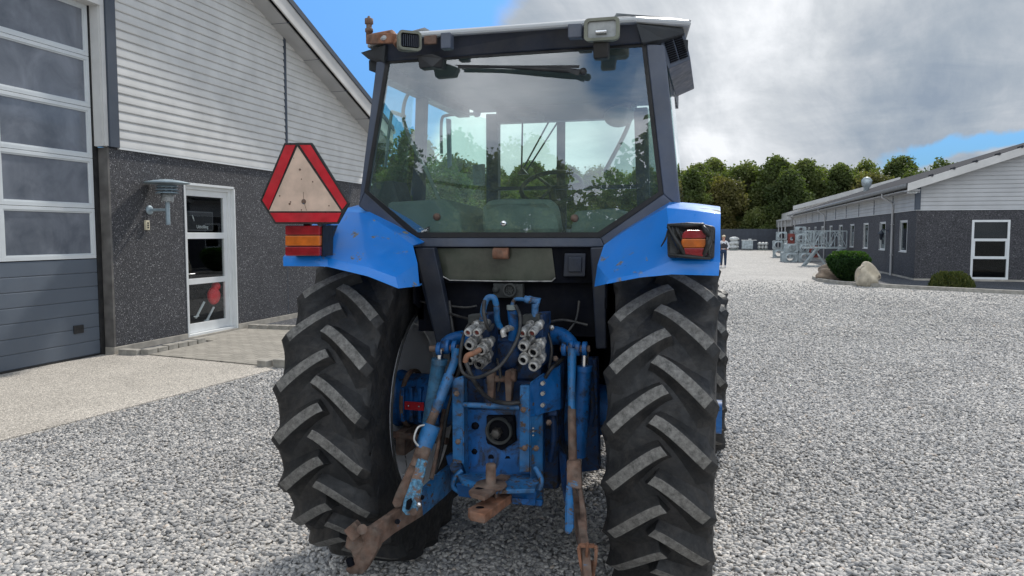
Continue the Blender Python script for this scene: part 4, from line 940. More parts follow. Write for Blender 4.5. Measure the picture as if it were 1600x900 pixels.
for side, cxw in ((-1, -1.748), (1, -.203)):
    TH = .240 if side < 0 else .226
    w = bpy.data.objects.new('rear_wheel', None); COL.objects.link(w); w.parent = tr; w.location = (0, 0, 0)
    w['label'] = 'big rear wheel on the left, its inner rim and pale disc showing' if side < 0 else 'big rear wheel on the right, seen square on its tread'
    tyre('tyre', w, cxw, AY, .875, TH, .485, 22, .048, side, ph=.06 if side > 0 else .16)
    rim(w, cxw, AY, .875, .485, TH, side)
    mb = MB(); mb.cyl((cxw + side * .12, AY, .875), (cxw + side * .26, AY, .875), .085, 20); mb.build('hub', 'blue_machine', w)
for side in (-1, 1):
    w = bpy.data.objects.new('front_wheel', None); COL.objects.link(w); w.parent = tr
    cxw = CX + side * .905
    tyre('tyre', w, cxw, 6.48, .675, .178, .37, 20, .035, side, ph=.1)
    rim(w, cxw, 6.48, .675, .37, .178, side)
# axle, gearbox, engine
mb = MB()
for sd in (-1, 1):
    MB().lathe((CX + sd * .24, AY, .875), (sd, 0, 0), [(0, .20), (.03, .20), (.06, .15), (.30, .115), (.46, .13), (.47, .15), (.52, .15), (.53, .10), (.60, .06)], 24).build('axle_trumpet', 'blue_machine', tr)
mb = MB(); mb.box((CX - .25, 3.62, .52), (CX + .25, 4.9, 1.12)); mb.box((CX - .21, 4.9, .55), (CX + .21, 6.3, 1.05)); mb.box((CX - .20, 3.70, 1.12), (CX + .20, 4.6, 1.30)); mb.build('transmission', 'blue_grimy_shaded', tr, bevel=.03)
mb = MB(); mb.box((CX - .28, 5.35, .95), (CX + .28, 7.25, 1.66)); mb.build('bonnet', 'blue_paint', tr, bevel=.06)
mb = MB(); mb.box((CX - .25, 5.35, .6), (CX + .25, 7.1, .95)); mb.box((CX - .75, 6.38, .58), (CX + .75, 6.58, .76)); mb.build('front_axle', 'blue_machine', tr, bevel=.03)
mb = MB(); mb.tube([(CX - .24, 6.1, 1.6), (CX - .24, 6.1, 2.9)], .035, 14); mb.tube([(CX - .24, 6.1, 1.7), (CX - .24, 6.1, 2.2)], .05, 14); mb.build('exhaust_pipe', 'under_black', tr)
# details of the left axle trumpet: flange, band, red tag, step
ax = AY - .14
mb = MB()
a, b = P(596, 600, ax), P(668, 655, ax)
mb.lathe((a.x, AY, .875), (1, 0, 0), [(0, 0), (0, .15), (.05, .16), (.07, .155), (.07, .13), (.10, .14), (.34, .15), (.34, 0)], 28)
for k in range(5): mb.box((a.x + .12 + k * .05, AY - .16, .78), (a.x + .14 + k * .05, AY - .1, .97))
mb.build('axle_flange', 'blue_machine', tr, bevel=.004)
mb = MB(); mb.lathe((a.x + .115, AY, .875), (1, 0, 0), [(0, .15), (0, .168), (.02, .168), (.02, .15)], 28); mb.box((a.x + .10, AY - .18, .60), (a.x + .15, AY + .18, .73)); mb.tube([(a.x + .05, AY - .16, .705), (a.x + .40, AY - .19, .70)], .02, 8); mb.build('axle_band', 'rust', tr)
mb = MB(); c = P(648, 634, ax - .04); mb.box((c.x - .055, c.y - .01, c.z - .022), (c.x + .055, c.y, c.z + .022)); [mb.sphere((c.x + d, c.y - .012, c.z), .006, 6, 1) for d in (-.03, .03)]; mb.build('red_tag', ['tag_red', 'chrome'], tr)

# ---- cab
YT, YM, YB = 3.551, 3.55, 3.549
def mk(lst): return [P(x, y, Y) for (x, y, Y) in lst]
O = mk([(588, 96, YT), (560, 322, YM), (643, 386, YB), (945, 386, YB), (1063, 326, YM), (1038, 70, YT)])
I = mk([(603, 96, YT), (569.5, 300, YM), (648, 371, YB), (938, 371, YB), (1036, 303, YM), (1009, 69, YT)])
mb = MB()
for i in range(5):
    j = i + 1
    f = [O[i], O[j], I[j], I[i]]
    mb.prism(f, (0, .07, 0))
mb.build('rear_frame', 'cab_grey', tr, bevel=.006)
I2 = mk([(608, 99, YT), (575, 298, YM), (652, 363, YB), (934, 363, YB), (1029, 300, YM), (1003, 73, YT)])
mb = MB()
for i in range(6):
    j = (i + 1) % 6; mb.prism([I[i] + Vector((0, -.004, 0)), I[j] + Vector((0, -.004, 0)), I2[j] + Vector((0, -.004, 0)), I2[i] + Vector((0, -.004, 0))], (0, .012, 0))
rw = mb.build('rear_window', 'rubber_seal', tr)
mb = MB(); mb.add([p + Vector((0, .004, 0)) for p in I2], [tuple(range(6))]); mb.build('pane', 'cab_glass', rw, fix=False)
for (x, y) in ((683, 339), (898, 341)):
    c = P(x, y, YB - .004); mb = MB(); mb.lathe(c, (0, -1, 0), [(0, 0), (0, .019), (.012, .018), (.02, .012), (.022, 0)], 18); mb.build('hinge_cap', 'rust', rw)
c = P(787, 349, YB - .004); mb = MB(); mb.lathe(c, (0, -1, 0), [(0, 0), (0, .015), (.008, .014), (.010, .008), (.010, 0)], 18); mb.box((c.x - .008, c.y - .013, c.z - .002), (c.x + .008, c.y - .009, c.z + .002), 1); mb.build('lock', ['chrome', 'black_plastic'], rw)
# rear wiper
wy = YT - .06
mb = MB(); mb.tube(mk([(911, 112, wy), (880, 110, wy - .01), (800, 105, wy), (712, 102, wy + .02)]), [.010, .012, .008, .003], 8); c = P(911, 112, wy); mb.sphere(c, .018, 8)
mb.beam(P(905, 104, wy - .012), P(716, 105, wy + .02), .006, .012); mb.beam(P(878, 105, wy - .015), P(905, 115, wy - .012), .006, .02); wp = mb.build('wiper', 'black_plastic', tr)
mb = MB(); mb.beam(P(890, 104.5, wy + .01), P(722, 103.5, wy + .03), .004, .010); mb.build('wiper_blade', 'rubber_seal', wp)
# side structure: right and left: posts, glass
cabf = 5.05
for sd in (-1, 1):
    xb = CX + sd * .815; xt = CX + sd * .74; xr = CX + sd * .79
    zt_, zb_ = 2.62, 1.93
    mb = MB()
    pass
    mb.beam((CX + sd * .70, 4.23, 2.66), (CX + sd * .755, 4.23, 1.3), .06, .06, up=(0, 1, 0)); mb.build('door_post', 'cab_dark', tr, bevel=.005)
    mb = MB(); mb.beam((CX + sd * .50, cabf - .02, 2.62), (CX + sd * .54, cabf + .12, 1.35), .085, .07, up=(0, 1, 0)); mb.build('front_post', 'cab_dark', tr, bevel=.005)
    mb = MB(); mb.prism([(xt, 3.70, 2.62), (xb, 3.64, 1.95), (xb, 4.20, 1.90), (xt, 4.20, 2.62)], (sd * .006, 0, 0)); mb.build('side_glass', 'side_glass', tr)
    mb = MB(); mb.prism([(xt, 4.26, 2.60), (xb, 4.26, 1.50), (CX + sd * .56, 5.08, 1.50), (CX + sd * .52, 5.00, 2.58)], (sd * .006, 0, 0)); mb.build('door_glass', 'side_glass', tr)
    mb = MB(); mb.box((min(CX + sd * .70, CX + sd * .83), 3.62, 1.86), (max(CX + sd * .70, CX + sd * .83), 4.2, 1.92)); mb.build('side_rail', 'cab_grey', tr, bevel=.005)
mb = MB(); mb.add([(CX - .47, 5.06, 2.56), (CX + .47, 5.06, 2.56), (CX + .50, 5.16, 1.55), (CX - .50, 5.16, 1.55)], [(0, 1, 2, 3)]); mb.build('windscreen', 'side_glass', tr, fix=False)
mb = MB(); mb.box((CX - .52, 5.02, 2.10), (CX + .52, 5.05, 2.125)); mb.build('windscreen_rail', 'cab_dark', tr)
mb = MB(); mb.box((CX - .47, 5.0, 2.555), (CX + .47, 5.08, 2.66)); mb.box((CX - .74, 3.68, 2.60), (CX - .66, 5.0, 2.68)); mb.box((CX + .66, 3.68, 2.60), (CX + .74, 5.0, 2.68)); mb.build('roof_rail', 'cab_dark', tr)
# roof
mb = MB()
zt = 2.80
outline = [(-.60, 3.45), (.625, 3.45), (.855, 3.70), (.79, 4.3), (.66, 5.25), (-.66, 5.25), (-.79, 4.3), (-.80, 3.70)]
def roofring(z, k, dy=0): return [(CX + x * k, (y if y > 3.6 else y + dy), z) for x, y in outline]
r0 = [(x, y, z + .14 * min(.3, y - 3.45)) for x, y, z in roofring(2.738, 1.0)]; r1 = [(x, y, z + .14 * min(.3, y - 3.45)) for x, y, z in roofring(2.762, .995, .0)]; r2 = roofring(2.812, .93, .16); r3 = roofring(2.85, .6, .6)
vs = r0 + r1 + r2 + r3; n = 8
for lvl in range(3):
    for i in range(n): pass
mb.add(vs, [(l * n + i, l * n + (i + 1) % n, (l + 1) * n + (i + 1) % n, (l + 1) * n + i) for l in range(3) for i in range(n)] + [tuple(range(n)), tuple(range(3 * n, 4 * n))], 0)
rf = mb.build('roof', 'roof_white', tr, bevel=.012)
mb = MB()   # dark rear fascia between the pods
q = mk([(598, 60, 3.475), (994, 24, 3.475), (1003, 67, 3.53), (596, 97, 3.55)])
mb.prism(q, (0, .05, 0)); mb.build('rear_fascia', 'cab_dark', rf, bevel=.006)
mb = MB()   # under band of the pods
for pts in ([(994, 37, 3.45), (1003, 67, 3.50), (1036, 62, 3.62), (1069, 52, 3.70), (1068, 44, 3.70)],):
    q = mk(pts); mb.prism(q, (.0, .25, 0))
q = mk([(563, 82, 3.70), (575, 92, 3.70), (600, 97, 3.52), (602, 70, 3.47), (575, 78, 3.62)]); mb.prism(q, (0, .3, 0))
mb.prism([(CX - .80, 3.72, 2.66), (CX + .84, 3.72, 2.66), (CX + .66, 5.2, 2.66), (CX - .66, 5.2, 2.66)], (0, 0, .055))
mb.build('roof_underside', 'headliner', rf, bevel=.004)
for sd, q in ((1, mk([(1031, 64, 3.66), (1070, 50, 3.74), (1079, 93, 3.74), (1044, 108, 3.66)])),):
    mb = MB(); mb.prism(q, (.0, .75, .0)); vg = mb.build('air_duct', 'cab_grey', rf, bevel=.006)
    mb = MB(); e1, e2 = q[1] - q[0], q[3] - q[0]
    for col in range(2):
        for r_ in range(10):
            u0 = .16 + col * .38; v0 = .14 + r_ * .075
            s0 = q[0] + e1 * u0 + e2 * v0; s1 = q[0] + e1 * (u0 + .30) + e2 * v0
            mb.beam(s0 + Vector((0, -.004, 0)), s1 + Vector((0, -.004, 0)), .008, .0075, mi=0)
    mb.build('vent_grille', 'under_black', vg)
# work lights on the fascia
def worklight(cpx, w, h, Y, yaw, lit, label):
    c = P(*cpx, Y); M = Matrix.Rotation(yaw, 3, 'Z')
    def q(x, y, z): return c + M @ Vector((x, y, z))
    mb = MB(); ring = []
    def rr(w_, h_, y, r_):
        o = []
        for (sx, sz, a0) in ((1, 1, 0), (-1, 1, 90), (-1, -1, 180), (1, -1, 270)):
            for k in range(5):
                a = R(a0 + k * 22.5); o.append(q(sx * (w_ / 2 - r_) + r_ * math.cos(a), y, sz * (h_ / 2 - r_) + r_ * math.sin(a)))
        return o
    A, B, C_, D = rr(w, h, 0, .02), rr(w * .98, h * .98, .03, .02), rr(w * .7, h * .7, .10, .02), rr(w * .80, h * .74, 0, .012)
    E = rr(w * .80, h * .74, .012, .012)
    n = 20; mb.add(A + B + C_, [(l * n + i, l * n + (i + 1) % n, (l + 1) * n + (i + 1) % n, (l + 1) * n + i) for l in range(2) for i in range(n)] + [tuple(range(2 * n, 3 * n))])
    mb.add(A + D, [(i, (i + 1) % n, n + (i + 1) % n, n + i) for i in range(n)]); mb.add(D + E, [(i, (i + 1) % n, n + (i + 1) % n, n + i) for i in range(n)])
    o = mb.build('work_light', 'lightframe', tr, label=label)
    mb = MB(); mb.add(E, [tuple(range(n))])
    ld = mb.build('lens', 'lens_clear' if lit else 'under_black', o, fix=False)
    if lit:
        mb = MB(); mb.tube([q(-w * .16, .004, -h * .12), (q(w * .14, .004, -h * .12))], .010, 8); mb.build('bulb_reflector', 'chrome', ld)
    else:
        mb = MB(); [mb.beam(q(-w * .36 + k * w * .09, .006, -h * .3), q(-w * .36 + k * w * .09, .006, h * .3), .004, .006) for k in range(9)]; mb.build('lens_rib', 'cab_dark', ld)
    return o
paint('lightframe', (.16, .17, .13), .5, .2, 14, dust=.4)
worklight((940, 45), .156, .098, 3.36, 0.0, True, 'clear rectangular work light on the right of the roof fascia')
worklight((641, 63), .112, .090, 3.36, R(38), False, 'work light on the left, turned aside and showing its ribbed back')
mb = MB(); q = mk([(926, 66, 3.40), (951, 65, 3.40), (950, 90, 3.42), (927, 92, 3.42)]); mb.prism(q, (0, .05, 0)); mb.build('lamp_bracket', 'black_plastic', tr, bevel=.006)
mb = MB(); q = mk([(651, 86, 3.42), (675, 84, 3.42), (692, 90, 3.42), (690, 107, 3.44), (676, 105, 3.42), (655, 107, 3.42)]); mb.prism(q, (0, .06, 0)); mb.build('lamp_bracket', 'black_plastic', tr, bevel=.006)
for x0, y0, x1, y1 in ((688, 51, 704, 75), (887, 37, 909, 58)):
    mb = MB(); mb.prism(mk([(x0, y0, 3.40), (x1, y0 - 1, 3.40), (x1, y1, 3.40), (x0, y1 + 1, 3.40)]), (0, .05, 0)); mb.build('wiring_box', 'cab_grey', tr, bevel=.005)
mb = MB(); q = mk([(662, 56, 3.42), (681, 54, 3.42), (681, 68, 3.42), (662, 69, 3.42)]); mb.prism(q, (0, .02, 0)); mb.build('light_clamp', 'rust', tr, bevel=.003)
mb = MB(); mb.tube(mk([(622, 70, 3.44), (612, 54, 3.5), (580, 60, 3.56), (577, 66, 3.56)]), [.018, .024, .024, .02], 8); mb.beam(P(576, 62, 3.56), P(616, 60, 3.44), .03, .045); br = mb.build('beacon_bracket', 'rust_bright', tr, bevel=.003)
mb = MB(); b0 = P(577, 66, 3.56)
mb.lathe(b0, (0, 0, 1), [(0, 0), (0, .016), (.05, .016), (.05, .020), (.066, .020), (.066, .014), (.09, .014), (.09, .021), (.115, .021), (.115, .010), (.128, .006), (.130, 0)], 14); mb.build('beacon_socket', 'rust', br)

# lower rear panel and window
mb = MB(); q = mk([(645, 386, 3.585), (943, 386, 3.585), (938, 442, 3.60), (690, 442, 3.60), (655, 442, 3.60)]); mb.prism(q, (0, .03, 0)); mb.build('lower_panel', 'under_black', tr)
mb = MB(); q = mk([(672, 388, 3.575), (862, 388, 3.575), (868, 434, 3.59), (860, 439, 3.59), (703, 437, 3.59), (690, 430, 3.59), (683, 418, 3.585)]); mb.prism(q, (0, .006, 0)); lw_ = mb.build('lower_window', 'olive_pane', tr) if 'olive_pane' in MATS else None
if lw_ is None:
    paint('olive_pane', (.045, .055, .04), .12, .3, 3, dust=.25); lw_ = mb.build('lower_window', 'olive_pane', tr)
mb = MB(); mb.tube(mk([(683, 418, 3.57), (690, 431, 3.575), (703, 438, 3.575), (785, 439.5, 3.575), (862, 439.5, 3.575), (868, 434, 3.575)]), .0035, 6); mb.build('worn_edge', 'steel', lw_)
mb = MB(); c = P(783, 396, 3.56); mb.lathe((c.x - .037, c.y, c.z), (1, 0, 0), [(0, 0), (0, .028), (.075, .028), (.075, 0)], 18); mb.build('hinge_roller', 'rust_bright', lw_)
mb = MB(); q = mk([(882, 396, 3.56), (915, 396, 3.56), (914, 432, 3.57), (880, 432, 3.57)]); mb.prism(q, (0, .03, 0)); q = mk([(888, 402, 3.55), (909, 402, 3.55), (908, 425, 3.555), (887, 425, 3.555)]); mb.prism(q, (0, .03, 0)); mb.build('socket_box', 'cab_dark', tr, bevel=.004)
mb = MB(); q = mk([(648, 387, 3.50), (678, 387, 3.50), (712, 545, 3.60), (684, 545, 3.60), (660, 455, 3.55)]); mb.prism(q, (0, .05, 0)); mb.build('frame_leg', 'cab_dark', tr, bevel=.006)
mb = MB(); q = mk([(922, 387, 3.50), (946, 386, 3.50), (947, 545, 3.60), (931, 545, 3.60)]); mb.prism(q, (0, .05, 0)); mb.build('frame_leg', 'cab_dark', tr, bevel=.006)
mb = MB(); c = P(798, 453, 3.58); mb.box((c.x - .09, c.y, c.z - .04), (c.x + .06, c.y + .04, c.z + .03)); mb.lathe((c.x, c.y, c.z), (0, -1, 0), [(0, 0), (0, .034), (.03, .034), (.03, .026), (.012, .024), (.012, 0)], 20); [mb.cyl((c.x + .015 * math.cos(a), c.y - .012, c.z + .015 * math.sin(a)), (c.x + .015 * math.cos(a), c.y - .024, c.z + .015 * math.sin(a)), .004, 6) for a in np.arange(0, 6.2, .9)]
mb.sphere((c.x - .075, c.y - .005, c.z + .0), .018, 6); mb.build('trailer_socket', 'interior_dark', tr, bevel=.003)
# cab floor and body below the windows, inner wheel arches; near-black colour carries the shade there
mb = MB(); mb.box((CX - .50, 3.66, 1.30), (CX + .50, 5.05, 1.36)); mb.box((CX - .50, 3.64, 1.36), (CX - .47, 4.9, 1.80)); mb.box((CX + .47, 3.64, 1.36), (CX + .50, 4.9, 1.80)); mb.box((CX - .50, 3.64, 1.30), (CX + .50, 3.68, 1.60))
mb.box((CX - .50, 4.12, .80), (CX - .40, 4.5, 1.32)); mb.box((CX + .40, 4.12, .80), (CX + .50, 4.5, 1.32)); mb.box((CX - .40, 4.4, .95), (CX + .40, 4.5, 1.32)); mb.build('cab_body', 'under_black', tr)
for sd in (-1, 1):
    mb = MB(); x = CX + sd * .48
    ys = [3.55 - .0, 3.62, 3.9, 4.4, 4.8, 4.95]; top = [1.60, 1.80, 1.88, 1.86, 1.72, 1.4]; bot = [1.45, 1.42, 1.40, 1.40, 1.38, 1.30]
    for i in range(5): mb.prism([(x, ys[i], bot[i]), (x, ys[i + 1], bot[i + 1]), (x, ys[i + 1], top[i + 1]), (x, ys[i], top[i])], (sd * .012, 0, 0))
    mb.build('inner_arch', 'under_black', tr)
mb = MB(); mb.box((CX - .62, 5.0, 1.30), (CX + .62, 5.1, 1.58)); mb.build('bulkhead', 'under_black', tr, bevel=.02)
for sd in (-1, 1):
    mb = MB(); x_ = sorted((CX + sd * .27, CX + sd * .74)); mb.box((x_[0], 4.95, .52), (x_[1], 5.85, 1.25)); mb.build('fuel_tank_sun_blocker', 'under_black', tr, bevel=.05)  # hidden tanks enlarged to block sun and shade the ground below

# ---- fenders: rear apron + top running forward over the tyre
def fender(bottom, crease, top, sd, label):
    """three rows of points (x_px, y_px, Y) from the cab outwards, then carried forward over the wheel"""
    rows = [mk(bottom), mk(crease), mk(top)]
    last = rows[-1]; inr = [rows[0][0].x, last[0].x]
    for (dy, dz) in ((.22, .035), (.55, .05), (.95, .0), (1.30, -.14), (1.50, -.40)):
        rows.append([Vector((p.x, p.y + dy, p.z + dz * (1 if i else .6))) for i, p in enumerate(last)])
    mb = MB(); n = len(last); vs = [v for r_ in rows for v in r_]
    for r_ in range(len(rows) - 1):
        for i in range(n - 1): mb.add([vs[r_ * n + i], vs[r_ * n + i + 1], vs[(r_ + 1) * n + i + 1], vs[(r_ + 1) * n + i]], [(0, 1, 2, 3)], 0, False)
    # return lip under the lower edge and the outer skirt
    for i in range(n - 1):
        a, b = rows[0][i], rows[0][i + 1]; mb.add([a, b, b + Vector((0, .035, .004)), a + Vector((0, .035, .004))], [(0, 1, 2, 3)])
    for r_ in range(1, len(rows) - 1):
        a, b = rows[r_][-1], rows[r_ + 1][-1]; dz = .10 if r_ > 1 else 0.001
        mb.add([a, b, b - Vector((0, 0, .10)), a - Vector((0, 0, dz))], [(0, 1, 2, 3)])
    import bmesh
    o = mb.build('fender', 'blue_paint', tr, label=label, fix=True)
    b = bmesh.new(); b.from_mesh(o.data); bmesh.ops.remove_doubles(b, verts=b.verts, dist=.0008); bmesh.ops.recalc_face_normals(b, faces=b.faces); b.to_mesh(o.data); b.free()
    md = o.modifiers.new('Solid', 'SOLIDIFY'); md.thickness = .007; md.offset = 0
    md = o.modifiers.new('Bevel', 'BEVEL'); md.width = .010; md.segments = 3; md.limit_method = 'ANGLE'; md.angle_limit = R(18)
    for p_ in o.data.polygons: p_.use_smooth = True
    return o
fender([(655, 446, 3.24), (622, 450, 3.13), (575, 431, 3.12), (512, 416, 3.10), (500, 415.5, 3.08), (443, 415, 3.08)],
       [(652, 412, 3.30), (618, 434, 3.14), (575, 418, 3.13), (512, 403, 3.12), (500, 401, 3.09), (443, 402, 3.09)],
       [(645, 384, 3.40), (602, 354, 3.46), (570, 334, 3.50), (528, 330, 3.50), (515, 336, 3.50), (490, 350, 3.50)], -1, 'left blue fender with a flat ledge carrying the stacked tail light')
fender([(929, 447, 3.24), (948, 443, 3.15), (1000, 433, 3.11), (1050, 428, 3.09), (1090, 429, 3.09), (1123, 430, 3.09)],
       [(934, 415, 3.30), (952, 437, 3.16), (1000, 428, 3.12), (1050, 408, 3.10), (1090, 408, 3.10), (1124, 410, 3.10)],
       [(944, 384, 3.40), (985, 357, 3.46), (1020, 337, 3.42), (1042, 326, 3.34), (1085, 330, 3.30), (1125, 335, 3.30)], 1, 'right blue fender with scuffed paint and a taped tail light')
mb = MB()  # dark box side of the left tail light
q = mk([(504, 352, 3.02), (513, 352, 3.30), (527, 352, 3.34), (508, 401, 3.10), (503, 400, 3.02)]); mb.prism(q, (.004, 0, .0)); 
q = mk([(449, 352, 3.02), (504, 352, 3.02), (503, 400, 3.02), (449, 400, 3.02)]); mb.prism(q, (0, .10, 0)); tl = mb.build('tail_light', 'black_plastic', tr, label='left tail light of three stacked bars, red, amber and red')
for (y0, y1, m_) in ((352.5, 367, 'lens_red'), (368, 384, 'lens_amber'), (385.2, 399.5, 'lens_red')):
    mb = MB(); q = mk([(449.5, y0, 3.02), (503.5, y0, 3.02), (503, y1, 3.02), (449.5, y1, 3.02)]); mb.prism(q, (0, -.022, 0)); mb.build('lens', m_, tl, bevel=.004)
# right tail light wrapped in tape
q = mk([(1043, 351, 3.10), (1070, 349, 3.06), (1100, 350, 3.06), (1118, 354, 3.10), (1117, 380, 3.08), (1116, 405, 3.08), (1043, 403, 3.07), (1042, 380, 3.10)])
mb = MB(); mb.prism(q, (0, .10, 0)); t2_ = mb.build('tail_light', 'black_tape', tr, bevel=.01, label='right tail light wrapped in crumpled black tape, round-cornered red and amber lens')
mb = MB()
for k, (a, b, w_) in enumerate((((1044, 354), (1072, 402), .030), ((1043, 352), (1100, 351), .026), ((1096, 350), (1112, 372), .03), ((1050, 352), (1062, 398), .018), ((1112, 360), (1098, 402), .03), ((1045, 398), (1110, 404), .022), ((1056, 353), (1066, 376), .022), ((1043, 360), (1033, 385), .010), ((1104, 358), (1108, 398), .018))):
    mb.tube([P(a[0], a[1], 3.045 + .004 * (k % 3)), P((a[0] + b[0]) / 2 + 2 * math.sin(k * 2), (a[1] + b[1]) / 2, 3.03), P(b[0], b[1], 3.045 + .003 * (k % 2))], [w_ * .25, w_ * .4, w_ * .25], 7, curve=True)
mb.build('tape_fold', 'black_tape', t2_)
def lensseg(y0, y1, mat_):
    mb = MB(); pts = []
    cxp, cyp, rx, ry = 1086, 380.5, 21.5, 22.5
    def hx(y): 
        t = abs(y - cyp) / ry; return rx * (1 - max(0, t) ** 3.2) ** (1 / 3.2) if t < 1 else 0
    ys = np.linspace(y0, y1, 7); pts = [(cxp - hx(y), y) for y in ys] + [(cxp + hx(y), y) for y in ys[::-1]]
    mb.prism([P(x, y, 3.035) for x, y in pts], (0, .03, 0)); mb.build('lens', mat_, t2_, bevel=.004)
lensseg(359.5, 372.5, 'lens_red'); lensseg(373, 387, 'lens_amber'); lensseg(387.5, 402, 'lens_red')

# warning triangle
TY = 2.98
hexo = [(444, 223), (487, 223), (546, 318), (528, 350), (429, 350), (406, 313)]
mb = MB(); mb.prism([P(x, y, TY) for x, y in hexo], (0, .012, 0)); wt = mb.build('warning_triangle', 'black_tape', tr, bevel=.003)
def flat(pts, mat_, nm, dy): mb = MB(); mb.prism([P(x, y, TY - dy) for x, y in pts], (0, .002, 0)); return mb.build(nm, mat_, wt)
flat([(446, 226.5), (461.5, 226.5), (419.5, 328), (410, 313)], 'red_reflector', 'red_border', .003)
flat([(468, 226.5), (485, 226.5), (542, 317.5), (534.5, 327)], 'red_reflector', 'red_border', .003)
flat([(422, 332.5), (533, 332.5), (526.5, 347), (431, 347)], 'red_reflector', 'red_border', .003)
flat([(464.7, 229), (532.8, 330), (420.5, 330)], 'cream_reflector', 'reflector_field', .004)
mb = MB()
for (x, y, r_) in ((474.5, 315, .0115), (468.5, 265, .005), (471, 280, .0025), (488.5, 284, .003), (459, 247, .002), (437, 306, .003), (452.5, 318.5, .005), (471, 328, .003), (514, 321.5, .003), (454, 315.5, .003)):
    c = P(x, y, TY - .0045); mb.lathe(c, (0, -1, 0), [(0, 0), (0, r_), (.0015, r_ * .9), (.0015, 0)], 12)
mb.tube([P(474, 300, TY - .005), P(474.5, 315, TY - .005), P(479, 329, TY - .005)], .0008, 4); mb.build('rivet', 'rust', wt)
mb = MB(); a = P(500, 350, TY + .02); mb.tube([a, P(505, 350, TY + .2), P(512, 345, 3.42)], .012, 8); mb.beam(P(475, 315, TY + .02), P(480, 352, TY + .05), .03, .01); mb.build('triangle_bracket', 'cab_dark', wt)

# ---- rear linkage and hydraulics
FY = 3.36
paint('fork_worn', (.145, .088, .064), .85, .3, 22, chips=((.10, .25, .38), .52, 16), dust=.3, bumpk=.3)
mb = MB(); q = mk([(727, 640, 3.50), (845, 640, 3.50), (845, 742, 3.46), (727, 742, 3.46)]); mb.prism(q, (0, .10, 0)); mb.build('pto_plate', 'blue_machine', tr, bevel=.006)
mb = MB()
for q in ([(706, 592, FY), (723, 588, FY), (722, 724, FY), (707, 724, FY)],): mb.prism(mk(q), (0, .03, 0)); mb.prism(mk([(722, 590, FY), (728, 592, FY + .12), (730, 745, FY + .1), (722, 724, FY)]), (.008, 0, 0))
mb.build('drawbar_channel', 'blue_worn', tr, bevel=.005)
mb = MB(); mb.prism(mk([(812, 602, FY), (828, 602, FY), (827, 738, FY), (811, 738, FY)]), (0, .03, 0)); mb.prism(mk([(828, 598, FY), (850, 582, 3.42), (848, 640, 3.42), (848, 790, 3.42), (832, 790, FY + .02), (828, 740, FY)]), (0, .02, 0)); mb.build('drawbar_channel', 'blue_worn', tr, bevel=.005)
mb = MB(); mb.prism(mk([(828, 600, FY - .01), (838, 592, 3.38), (862, 578, 3.42), (876, 570, 3.46), (876, 640, 3.46), (850, 645, 3.42), (838, 650, 3.38), (828, 652, FY - .01)]), (0, .03, 0))
for y in (598, 614, 632): c = P(849, y, 3.39); mb.cyl(c, c + Vector((0, -.02, 0)), .010, 8, 1)
mb.build('side_bracket', ['blue_machine', 'steel'], tr, bevel=.004)
mb = MB(); mb.tube(mk([(724, 632, FY), (812, 637, FY)]), .013, 10); mb.build('cross_bar', 'blue_worn', tr)
mb = MB(); mb.tube(mk([(722, 735, FY), (712, 745, FY - .02), (708, 760, FY - .03), (720, 770, FY - .02)]), .012, 10, curve=True); mb.build('stay_hook', 'blue_worn', tr); mb = MB(); mb.tube(mk([(836, 730, FY), (846, 750, FY - .02), (842, 765, FY - .03)]), .013, 10, curve=True); mb.build('stay_hook', 'blue_worn', tr)
# PTO
c = P(781, 672, 3.47)
mb = MB(); q = mk([(760, 650, 3.465), (803, 650, 3.465), (806, 690, 3.46), (795, 697, 3.46), (784, 704, 3.46), (766, 695, 3.46), (759, 688, 3.465)]); mb.prism(q, (0, .03, 0)); [mb.cyl(P(x, y, 3.465), P(x, y, 3.45), .014, 10) for x, y in ((765, 655), (797, 656), (765, 690), (797, 690))]
pt_ = mb.build('pto_guard', 'under_black', tr, bevel=.004)
mb = MB(); mb.lathe(c, (0, -1, 0), [(0, .066), (.03, .066), (.03, .056), (.0, .052), (-.02, .04), (-.02, 0)], 28); mb.build('shaft_ring', 'interior_dark', pt_)
mb = MB(); mb.lathe((c.x - .008, c.y, c.z - .008), (0, -1, 0), [(-.02, 0), (-.02, .022), (.055, .022), (.06, .018), (.06, 0)], 12); [mb.beam((c.x - .008 + .022 * math.cos(a), c.y, c.z - .008 + .022 * math.sin(a)), (c.x - .008 + .022 * math.cos(a), c.y - .055, c.z - .008 + .022 * math.sin(a)), .006, .006) for a in np.arange(0, 6.2, 1.05)]; mb.build('splined_shaft', 'dark_steel', pt_)
for i, (x, y) in enumerate(((743, 665), (743, 704), (769, 713), (795, 715), (750, 728))):
    c = P(x, y, 3.49 if i < 5 else 3.45); mb = MB(); mb.lathe(c, (0, -1, 0), [(0, .019), (.006, .019), (.006, .016), (.02, .015), (.02, 0)], 6 if i % 2 else 8); mb.build('bolt', 'under_black', tr)
# decal with white marks on the channel
mb = MB(); [mb.beam(P(832.5, y, 3.355), P(834, y + 2, 3.355), .006, .007) for y in (668, 673, 679)]; mb.build('worn_decal', 'steel', tr)
